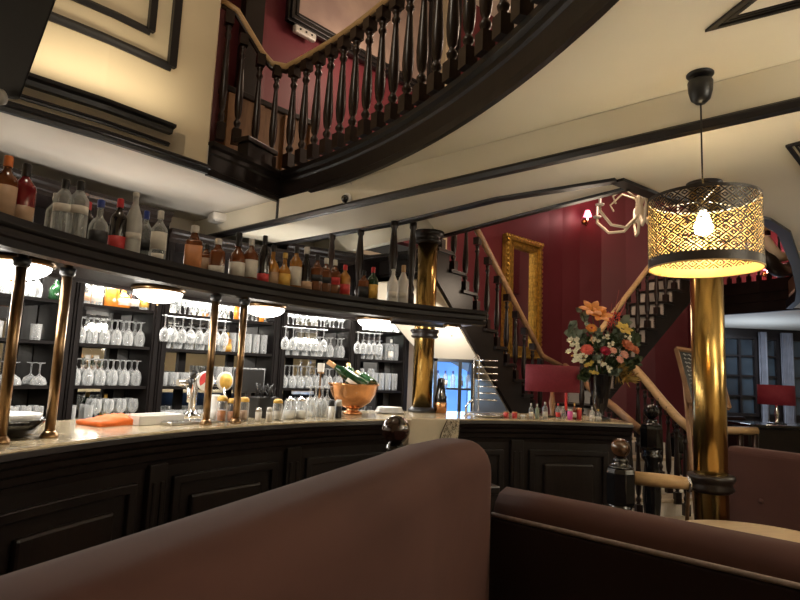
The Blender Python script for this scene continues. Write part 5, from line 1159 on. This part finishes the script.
# gilt mirror on the red wall
def rwall(px, py):
    A = Vector(WR[1]); D_ = Vector(WR[2]) - A; d = ray(px, py); n = Vector((D_.y, -D_.x)); tt = n.dot(A) / n.dot(d.xy); return CAM + d * tt
p0 = rwall(499, 357); p1 = rwall(537, 245); p1.z = rwall(499, 233).z
mt_, t2, nn = wall_frame('gilt_mirror', 'tall mirror in a heavy ornate gold frame on the burgundy wall', 'mirror', p0, p1, .19, 'gold', 'mirror_glass', 'mirror', .08, .02)
m = MB(); c = (p0 + p1) / 2; a2 = Vector((p0.x, p0.y)); L_ = (Vector((p1.x, p1.y)) - a2).length
for s in [L_ * k / 14 for k in range(15)]:
    for zz in (p0.z + .03, p1.z - .03): m.lathe([(.0005, 0), (.035, .01), (.03, .03), (.0005, .04)], (*(a2 + t2 * s + nn * .10), zz), 8, mtx=Vector((0, 0, 1)).rotation_difference(Vector((*nn, 0))).to_matrix())
for k in range(1, 24):
    for s in (.03, L_ - .03): m.lathe([(.0005, 0), (.035, .01), (.03, .03), (.0005, .04)], (*(a2 + t2 * s + nn * .10), p0.z + (p1.z - p0.z) * k / 24), 8, mtx=Vector((0, 0, 1)).rotation_difference(Vector((*nn, 0))).to_matrix())
m.build('carved_ornament', 'gold', mt_)
# wall sconces with pink shades
def sconce(q, n_, label, arms=2):
    t = thing('wall_sconce', label, 'wall lamp', q); n_ = n_.normalized(); s = Vector((-n_.y, n_.x, 0))
    MB().lathe([(.05, 0), (.045, .02), (.0005, .03)], q, 14, mtx=Vector((0, 0, 1)).rotation_difference(n_).to_matrix()).build('backplate', 'brass', t)
    for sg in ((-1, 1) if arms == 2 else (0,)):
        e = q + n_ * .15 + s * sg * .12
        MB().tube([q + n_ * .02, q + n_ * .08 + s * sg * .05 - Vector((0, 0, .10)), e - Vector((0, 0, .08)), e], .008, 8).build('arm', 'brass', t)
        MB().lathe([(.075, .06), (.04, .17), (.037, .17), (.072, .06)], e, 16, cap=False).build('shade', 'pinkshade', t)
        MB().lathe([(.010, .0), (.012, .06), (.010, .08), (.006, .12), (.0005, .13)], e, 8).build('candle', 'bulb_small', t)
    light('sconce_light', 'POINT', q + n_ * .22 + Vector((0, 0, .12)), 5, (1, .45, .42), .05)
def rw2(px, py):
    best = None
    for a, b_ in zip(WR, WR[1:]):
        A = Vector(a); D_ = Vector(b_) - A; d = ray(px, py); n = Vector((D_.y, -D_.x)); tt = n.dot(A) / n.dot(d.xy); P = CAM + d * tt
        u = (P.xy - A).dot(D_) / D_.length_squared
        if 0 <= u <= 1: return P, Vector((D_.y, -D_.x, 0)).normalized()
    return P, Vector((0, -1, 0))
q, n_ = rw2(584, 222); sconce(q + n_ * .01, n_, 'pink shaded wall sconce on the burgundy wall left of the chandelier', 1)
def gw(px, py):
    A = Vector((5.2, 12.6)); D_ = Vector((5.1, -1.0)); d = ray(px, py); n = Vector((D_.y, -D_.x)); tt = n.dot(A) / n.dot(d.xy); return CAM + d * tt
gn = Vector((-.19, -.98, 0))
sconce(gw(764, 274) + gn * .01, gn, 'bright pink shaded sconce in the upper gallery just right of the pendant shade', 1)
sconce(gw(788, 252) + gn * .01, gn, 'pink shaded sconce higher up in the upper gallery at the right', 1)
# chandelier in the stairwell
cc = aty(640, 214, 6.2)
t = thing('chandelier', 'pale antler-like chandelier hanging in the stairwell beside the pendant shade', 'chandelier', cc)
MB().lathe([(.01, .30), (.03, .28), (.02, .22), (.05, .16), (.03, .10), (.06, .03), (.03, -.05), (.045, -.09), (.0005, -.12)], cc, 16).build('stem', 'paper', t)
MB().tube([cc + Vector((0, 0, .28)), cc + Vector((0, 0, ZU - cc.z - .003))], .008, 8).build('chain', 'rail', t)
for k in range(6):
    a = k * PI / 3 + .25; d = Vector((math.cos(a), math.sin(a), 0)); 
    ar = MB().tube([cc + Vector((0, 0, -.02)) + d * .03, cc + d * .18 + Vector((0, 0, -.17)), cc + d * .36 + Vector((0, 0, -.16)), cc + d * .50 + Vector((0, 0, -.02)), cc + d * .50 + Vector((0, 0, .04))], .016, 8).build('arm', 'paper', t)
    MB().lathe([(.045, .04), (.05, .055), (.014, .06), (.014, .15), (.006, .20), (.0005, .21)], cc + d * .50, 10).build('candle', 'cap_white', ar)
    MB().tube([cc + d * .05 + Vector((0, 0, .18)), cc + d * .2 + Vector((0, 0, .26)), cc + d * .34 + Vector((0, 0, .16)), cc + d * .30 + Vector((0, 0, .08))], .010, 8).build('upper_arm', 'paper', t)
light('chandelier_light', 'POINT', cc + Vector((.0, .1, .5)), 34, (1, .70, .50), .2)

# upper gallery beyond the opening
gal = thing('gallery_railing', 'dark railing with thin balusters on the edge of the far upper gallery', 'railing', (5.9, 10.4, ZC + .3))
gp = [Vector((6.40, 9.36, 0)), Vector((6.2, 9.90, 0)), Vector((5.6, 10.95, 0)), Vector((5.1, 11.3, 0))]
for p, q in zip(gp, gp[1:]):
    n = max(2, int((q - p).length / .16))
    for k in range(n):
        c = p.lerp(q, k / n); baluster_mb(c.x, c.y, ZC + .30, .86, .06, 8).build('baluster', 'steel' if False else 'baluster', gal)
MB().tube([p + Vector((0, 0, ZC + 1.19)) for p in gp], .035, 10).build('handrail', 'rail', gal)
q0 = aty(766, 240, 8.6); q1 = aty(775, 252, 8.5); q2 = aty(783, 257, 8.7); q3 = aty(793, 255, 9.0)
t = thing('curved_stair_rail', 'broad cream handrail curling up in the upper gallery at the right', 'handrail', q1)
pts = [aty(752, 237, 9.2), q0, aty(770, 246, 8.5), q1, aty(779, 256, 8.5), q2, q3]
MB().tube(pts, .07, 12).build('handrail', 'paper', t)
MB().tube([p - Vector((0, -.05, .20)) for p in pts], .11, 12).build('stringer', 'wood_black', t)
MB().tube([pts[1] - Vector((0, 0, .1)), Vector((pts[1].x, pts[1].y, ZC + .31))], .04, 10).build('support_post', 'baluster', t)
# ================================================================== FAR ROOM
p = aty(778, 424, 8.4); zt_ = p.z
t = thing('console_table', 'long dark console table under the far windows carrying the red lamp', 'table', (p.x, p.y, 0))
x0 = aty(738, 424, 8.4).x
MB().box(((x0 + 6.6) / 2, 8.45, zt_ - .02), (6.6 - x0, .7, .04)).build('tabletop', 'gloss_black', t, bevel=.006)
MB().box(((x0 + 6.6) / 2, 8.5, zt_ / 2 - .03), (6.5 - x0, .5, zt_ - .06)).build('cabinet', 'wood_black', t)
table_lamp(Vector((p.x, 8.42, zt_)), .235, .27, .28, 'small table lamp with dark red shade on the far console table', 1.0, 'chrome')
z = aty(744, 430, 7.2).z
t = thing('far_rail', 'pale wooden rail right of the brass column before the far room', 'rail', (aty(742, 430, 7.2).x, 7.2, z))
MB().tube([aty(712, 430, 7.2), aty(757, 431, 7.2)], .048, 12).build('rail', 'rail', t)
for px in (722, 740, 755):
    q = aty(px, 431, 7.2); MB().tube([(q.x, q.y, z - .03), (q.x, q.y, 0)], .035, 10).build('post', 'baluster', t)
for px, lb in ((738, 'dark red armchair behind the far pale rail, right of the brass column'),):
    q = aty(px, 440, 9.6); t = thing('armchair', lb, 'chair', (q.x, q.y, 0)); ztp = aty(px, 417, 9.6).z
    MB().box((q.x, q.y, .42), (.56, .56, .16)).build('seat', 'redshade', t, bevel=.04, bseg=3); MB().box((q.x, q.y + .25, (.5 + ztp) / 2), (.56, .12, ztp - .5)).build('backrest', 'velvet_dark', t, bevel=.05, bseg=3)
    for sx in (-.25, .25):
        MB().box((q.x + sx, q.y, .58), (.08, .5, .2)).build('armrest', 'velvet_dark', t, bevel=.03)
        for sy in (-.22, .22): MB().box((q.x + sx, q.y + sy, .17), (.05, .05, .34)).build('leg', 'wood_black', t)
# chalkboard on an easel
bD = 5.2
f = [aty(676, 349, bD), aty(716, 355, bD + .05), aty(729, 408, bD - .15), aty(690, 403, bD - .2)]
t = thing('chalkboard_sign', 'chalkboard menu in a brown wooden frame on an easel behind the brass column', 'sign', (f[3].x, f[3].y, 0))
e1 = (f[1] - f[0]).normalized(); e2 = (f[3] - f[0]).normalized(); nrm = e2.cross(e1); nrm = (nrm if nrm.y < 0 else -nrm).normalized()
MB().slab(f, -.015 if (f[1] - f[0]).cross(f[2] - f[0]).dot(nrm) > 0 else .015).build('board', 'black', t)
m = MB()
for a, b_ in zip(f, f[1:] + f[:1]): m.tube([a + nrm * .004, b_ + nrm * .004], .022, 4, False)
m.build('frame', 'rail_brown', t)
m = MB(); random.seed(11); W_ = (f[1] - f[0]).length; H_ = (f[3] - f[0]).length
for i in range(11):
    v = .09 + .078 * i; u = .14
    while u < .82:
        l = random.uniform(.04, .12); a = f[0] + e1 * W_ * u + e2 * H_ * v + nrm * .003
        m.tube([a, a + e1 * W_ * l * .3 - e2 * H_ * .018, a + e1 * W_ * l * .6 + e2 * H_ * .012, a + e1 * W_ * l], .004, 4); u += l + random.uniform(.02, .05)
m.build('chalk_writing', 'chalk', t)
for c in (f[3] + e1 * W_ * .1, f[2] - e1 * W_ * .1): MB().tube([c - e2 * .3 - nrm * .03, Vector((c.x, c.y - .05, .01))], .018, 8).build('easel_leg', 'rail_brown', t)
mid = (f[0] + f[1]) / 2; MB().tube([mid - nrm * .04, Vector((mid.x + .1, mid.y + .45, .01))], .018, 8).build('rear_leg', 'rail_brown', t)
# blue lit bottle fridge under the stairs
y0 = 5.95; xa, xb = aty(433, 380, y0).x, aty(475, 380, y0).x; za, zb2 = aty(455, 412, y0).z - .3, aty(455, 359, y0).z
t = thing('bottle_fridge', 'blue lit glass fronted bottle fridge under the stairs right of the brass column', 'fridge', ((xa + xb) / 2, y0 + .2, 0))
W_ = xb - xa
MB().box(((xa + xb) / 2, y0 + .33, zb2 / 2), (W_, .04, zb2)).box((xa + .02, y0 + .16, zb2 / 2), (.04, .32, zb2)).box((xb - .02, y0 + .16, zb2 / 2), (.04, .32, zb2)).box(((xa + xb) / 2, y0 + .16, zb2 - .015), (W_, .32, .03)).box(((xa + xb) / 2, y0 + .16, za / 2), (W_, .32, za)).build('cabinet', 'black', t)
MB().box(((xa + xb) / 2, y0 + .30, (za + zb2) / 2), (W_ - .09, .012, zb2 - za - .05)).build('light_panel', 'bluepanel', t)
zm = aty(455, 389, y0).z
MB().box(((xa + xb) / 2, y0 + .15, zm), (W_ - .09, .26, .02)).build('rack', 'black', t)
MB().box((xa + W_ * .64, y0 + .006, (za + zb2) / 2), (.035, .012, zb2 - za)).build('door_post', 'black', t)
for lv, zz, hh in ((0, za + .02, .21), (1, zm + .012, .17)):
    for i in range(5):
        bx = xa + .055 + (W_ - .11) * i / 4
        bottle('fridge_bottle', 'blue lit bottle in the fridge on its %s' % ('lower level', 'upper rack')[lv], (bx, y0 + .12, zz), hh, .026, 'bclear', 'cap_blue', 'lab_white' if i % 2 else None, 'round', group='bottles in the blue lit fridge, %s' % ('lower level', 'upper rack')[lv])
light('fridge_light', 'AREA', ((xa + xb) / 2, y0 + .28, (za + zb2) / 2), 3, (.25, .5, 1), sx=W_ - .1, sy=.5, target=((xa + xb) / 2, y0 - 2, 1.4))
light('under_stair_light', 'POINT', (.55, 6.35, 1.30), 5, (.35, .58, 1), .12)

# ================================================================== SEATS, TABLE, MENU
def sofa_back(name, label, path, zt_, th, z0, mt, seat_depth=.55, side=-1, round_=.09, pipe=None, buttons=0, cat='sofa'):
    """upholstered bench: back follows a plan path; seat on its `side`"""
    t = thing(name, label, cat, (*path[len(path) // 2], 0)); n = 12
    hw = th / 2; pr = [(-hw, z0), (-hw, zt_ - round_)] + [(-hw + round_ * (1 - math.cos(a)), zt_ - round_ + round_ * math.sin(a)) for a in [PI / 2 * k / 5 for k in range(1, 6)]] + [(hw - round_ * (1 - math.cos(a)), zt_ - round_ + round_ * math.sin(a)) for a in [PI / 2 * k / 5 for k in range(5, 0, -1)]] + [(hw, zt_ - round_), (hw, z0)]
    return t, pr
# second sofa: long low back across the lower right
pa, pb = aty(484, 485, 2.33).xy, aty(835, 551, 1.58).xy
zt2 = aty(640, 516, (pa.y + pb.y) / 2).z
t = thing('long_sofa', 'long brown velvet bench sofa with piped dark back across the lower right', 'sofa', ((pa.x + pb.x) / 2, (pa.y + pb.y) / 2, 0))
d = (pb - pa).normalized(); pe = pb + d * .6; ps = pa + d * .045
nl = Vector((-d.y, d.x))                                     # left of travel: away from the camera
pth = [ps + (pe - ps) * k / 8 for k in range(9)]
pr = [(-.0, .30), (-.0, zt2 - .085), (.012, zt2 - .05), (.04, zt2 - .018), (.09, zt2), (.14, zt2 - .012), (.17, zt2 - .05), (.18, zt2 - .10), (.18, .05), (.05, .05)]
MB().sweep(pr, pth, True).build('backrest', 'velvet', t)
MB().sweep([(-.022, .46), (-.016, zt2 - .105), (.0, zt2 - .10), (.0, .46)], pth).build('front_panel', 'velvet_dark', t, bevel=.004)  # front of the back, its shade put into a darker velvet colour
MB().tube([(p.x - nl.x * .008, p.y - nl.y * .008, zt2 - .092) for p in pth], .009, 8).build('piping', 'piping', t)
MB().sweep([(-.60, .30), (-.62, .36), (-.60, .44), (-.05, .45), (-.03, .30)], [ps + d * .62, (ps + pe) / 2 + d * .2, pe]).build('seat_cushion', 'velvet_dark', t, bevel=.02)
MB().sweep([(-.56, .02), (-.56, .29), (.0, .29), (.0, .02)], [ps + d * .62, (ps + pe) / 2 + d * .2, pe]).build('seat_base', 'wood_black', t)
# nearest sofa back, running from beside the camera to the left of the long sofa
zt1 = 1.245
q0 = aty(440, 441, 2.12); zt1 = q0.z
near = thing('high_back_sofa', 'nearest brown velvet sofa with tall rounded back in the lower left foreground', 'sofa', (0, 1.4, 0))
ctr = [Vector((-.62, .05)), Vector((-.50, .35)), Vector((-.335, .78)), Vector((-.17, 1.22)), Vector((-.01, 1.66)), Vector((.10, 1.98)), Vector((.228, 2.22))]
th = .26
# body as a rounded slab: ring of profile points shrinking at the far end to round it off
def rprof(hw, zt_, rd, n=6):
    L_ = [(-hw, .05), (-hw, .5), (-hw, zt_ - rd)]
    for k in range(1, n + 1): a = PI / 2 * k / n; L_.append((-hw + rd * (1 - math.cos(a)), zt_ - rd + rd * math.sin(a)))
    for k in range(n, -1, -1): a = PI / 2 * k / n; L_.append((hw - rd * (1 - math.cos(a)), zt_ - rd + rd * math.sin(a)))
    L_ += [(hw, .5), (hw, .05)]
    return L_
vs = []; fs = []; stations = []
for i, p in enumerate(ctr):
    tdir = (ctr[min(i + 1, len(ctr) - 1)] - ctr[max(i - 1, 0)]).normalized(); stations.append((p, tdir, th / 2, zt1))
p, tdir, hw, zz = stations[-1]
for a in (18, 36, 54, 70, 82, 90):
    r = math.radians(a); stations.append((p + tdir * (.15 * math.sin(r)), tdir, max(.012, hw * math.cos(r) ** .6), zz - .10 * (1 - math.cos(r)) ** 1.0))
for p, tdir, hw, zz in stations:
    nn = Vector((-tdir.y, tdir.x))
    for o, z in rprof(hw, zz, min(.10, hw * .98)): q = p - nn * o; vs.append((q.x, q.y, z))
m_ = len(rprof(.1, 1, .1))
for i in range(len(stations) - 1):
    for k in range(m_): fs.append((i * m_ + k, (i + 1) * m_ + k, (i + 1) * m_ + (k + 1) % m_, i * m_ + (k + 1) % m_))
fs += [tuple(range(m_)), tuple((len(stations) - 1) * m_ + k for k in reversed(range(m_)))]
MB().add(vs, fs, True).build('backrest', 'velvet', near)
sd = [p + Vector((.30, -.10)) for p in ctr[1:4]]
MB().sweep([(.30, .28), (.31, .36), (.28, .45), (-.14, .45), (-.16, .40), (-.16, .28)], sd).build('seat_cushion', 'velvet', near, bevel=.03)
MB().sweep([(.26, .02), (.26, .27), (-.14, .27), (-.14, .02)], sd).build('seat_base', 'wood_black', near)
# third sofa behind the column
pa3, pb3 = aty(726, 446, 3.98).xy, aty(840, 452, 3.45).xy; zt3 = aty(728, 446, 3.97).z
t = thing('buttoned_sofa', 'brown buttoned sofa back standing right behind the brass column', 'sofa', ((pa3.x + pb3.x) / 2, (pa3.y + pb3.y) / 2, 0)); d = (pb3 - pa3).normalized(); nl = Vector((-d.y, d.x)); pe = pb3 + d * .3
p3 = [pa3 + (pe - pa3) * k / 8 for k in range(9)]
MB().sweep([(0, .30), (0, zt3 - .03), (.03, zt3), (.12, zt3), (.15, zt3 - .03), (.15, .05), (.02, .05)], p3).build('backrest', 'velvet', t, bevel=.015)
for k, (u, zz) in enumerate(((.22, .32), (.50, .32), (.78, .32), (.36, .52), (.64, .52))):
    q = pa3 + (pe - pa3) * u; MB().lathe([(.018, -.002), (.014, .006), (.0005, .009)], (q.x, q.y, zt3 - zz), 12, mtx=Vector((0, 0, 1)).rotation_difference(Vector((*(-nl), 0))).to_matrix()).build('button', 'velvet', t)
MB().sweep([(-.52, .28), (-.54, .36), (-.52, .45), (-.02, .45), (-.02, .28)], p3[4:]).build('seat_cushion', 'velvet', t, bevel=.02)
MB().sweep([(-.48, .02), (-.48, .27), (0, .27), (0, .02)], p3[4:]).build('seat_base', 'wood_black', t)
# round table whose pale edge shows over the long sofa
q = atz(690, 521, .76); tc = Vector((q.x + .16, q.y - .38, 0)); 
t = thing('round_table', 'round table with pale wooden edge showing over the long sofa back', 'table', tc)
MB().lathe([(.40, .725), (.425, .735), (.43, .75), (.42, .762), (.0005, .762)], tc, 48).build('tabletop', 'tablewood', t)
MB().lathe([(.24, .0), (.24, .02), (.05, .05), (.035, .10), (.035, .68), (.10, .724)], tc, 24).build('pedestal', 'black', t)
# low dark partition behind the long sofa's left end with the menu card on it
q = aty(432, 440, 2.42)
t = thing('low_partition', 'low dark partition between the newel post and the long sofa', 'partition', (q.x, q.y, 0))
a_ = Vector((.075, 2.43)); b_ = Vector((.44, 2.58)); d = (b_ - a_).normalized()
MB().sweep([(-.03, 0), (-.03, 1.0), (.03, 1.0), (.03, 0)], [a_, b_]).build('panel', 'wood_black', t); MB().sweep([(-.05, 1.0), (-.05, 1.035), (.05, 1.035), (.05, 1.0)], [a_, b_]).build('cap_rail', 'wood', t, bevel=.006)
zb_ = 1.036; f = [aty(407, 440, 2.44), aty(458, 444, 2.50), aty(459, 420.5, 2.50), aty(411, 418.5, 2.44)]
f[0].z = zb_; f[1].z = zb_; f[0].x -= .012; f[1].x -= .012
e1 = (f[1] - f[0]).normalized(); e2 = (f[3] - f[0]).normalized(); nrm = e1.cross(e2); nrm = nrm if nrm.y < 0 else -nrm
t = thing('menu_card', 'folded cream menu card with a line drawing, standing behind the sofa top', 'menu', f[0])
MB().slab(f, .006).build('cover', 'paper', t)
MB().slab([p + Vector((-.022, .012, -.0)) for p in (f[0], f[0].lerp(f[1], .5), f[3].lerp(f[2], .5) - Vector((0, 0, .01)), f[3] - Vector((0, 0, .008)))], .006).build('back_leaf', 'paper', t)
W_ = (f[1] - f[0]).length; H_ = (f[3] - f[0]).length; m = MB(); random.seed(21)
def P_(u, v): return f[0] + e1 * W_ * u + e2 * H_ * v + nrm * .0066
out = [(.42, .0), (.44, .32), (.50, .42), (.52, .55), (.58, .62), (.62, .80), (.66, .90), (.70, .99)]
m.tube([P_(*p) for p in out], .0018, 4)
for i in range(90):
    v = random.uniform(.55, .97); u0 = .46 + .26 * v; u = random.uniform(u0, .95); a = random.uniform(0, 3.14); l = .035
    m.tube([P_(u, v), P_(min(.97, u + l * math.cos(a)), min(.98, v + l * math.sin(a))), P_(min(.97, u + l * math.cos(a + .8)), min(.98, v + .02 + l * math.sin(a + .8)))], .0008, 4)
m.tube([P_(.16, .35), P_(.17, .52), P_(.18, .35)], .001, 4).tube([P_(.08, .42), P_(.30, .45)], .0009, 4)
m.build('line_drawing', 'ink', t)

# ================================================================== LIGHT
w = bpy.data.worlds.new('world'); S.world = w; w.use_nodes = True
w.node_tree.nodes['Background'].inputs['Color'].default_value = (1, .86, .7, 1); w.node_tree.nodes['Background'].inputs['Strength'].default_value = .02
WARM = (1, .89, .73)
for i, (x, y, z, pw) in enumerate(((2.9, 1.0, 2.35, 60), (3.6, -1.6, 2.4, 45), (4.6, 3.3, 2.15, 50), (4.8, -.8, 2.4, 45), (6.8, 1.8, 2.2, 40))):  # unseen fill lights added for the room, upward ones for the ceiling
    light('room_lamp_%d' % i, 'POINT', (x, y, z), pw * .30, WARM, .12)
    light('room_lamp_top_%d' % i, 'AREA', (x, y, z + .12), pw * .42, WARM, .35, target=(x, y + .001, z + 2))
light('void_uplight', 'AREA', (-1.95, 3.62, ZC + .30), 2.6, (1, .84, .60), sx=1.0, sy=.06, target=(-2.15, 3.85, 5))
light('void_lamp', 'POINT', (-1.2, 2.4, 5.2), 28, (1, .85, .66), .25)  # unseen fill added to light the cream wall of the void
light('balcony_lamp', 'POINT', (-.2, 6.2, 5.2), 17, (1, .74, .55), .2)
light('balcony_lamp_2', 'POINT', (2.2, 5.2, 5.0), 24, (1, .74, .55), .2)
light('gallery_lamp', 'POINT', (6.4, 11.2, 4.9), 28, (1, .70, .52), .2)
light('far_room_uplight', 'AREA', (7.0, 11.5, 1.6), 12, (.65, .78, 1), sx=1.5, sy=1.0, target=(7.0, 11.6, 3))  # upward fill added to brighten the far room's ceiling
light('far_room_lamp', 'AREA', (7.2, 11.5, 2.7), 45, (.72, .83, 1), sx=2.2, sy=1.0, target=(7.3, 11.7, 0))
light('bar_ceiling_lamp', 'POINT', (-2.2, 4.6, 2.3), 4.5, (1, .86, .70), .2)  # fill added over the left of the bar, no fitting there
for a in (186, 165, 146, 128, 113):                      # fill lights added behind the shelf, without fittings, to brighten the glasses
    p = pol(4.15, a, 1.88); q = pol(5.7, a, 1.25)
    light('shelf_downlight', 'AREA', p, 13, (1, .93, .84), sx=.5, sy=.05, target=q)
light('stair_light', 'POINT', (1.9, 5.9, 2.45), 9, (1, .80, .60), .2)  # unseen fill added to put more light on the stairs
S.view_settings.view_transform = 'Standard'; S.view_settings.look = 'None'; S.view_settings.gamma = 1; S.view_settings.use_curve_mapping = False; S.view_settings.exposure = 0.85
for o in bpy.data.objects:
    if '_w' in o: del o['_w']
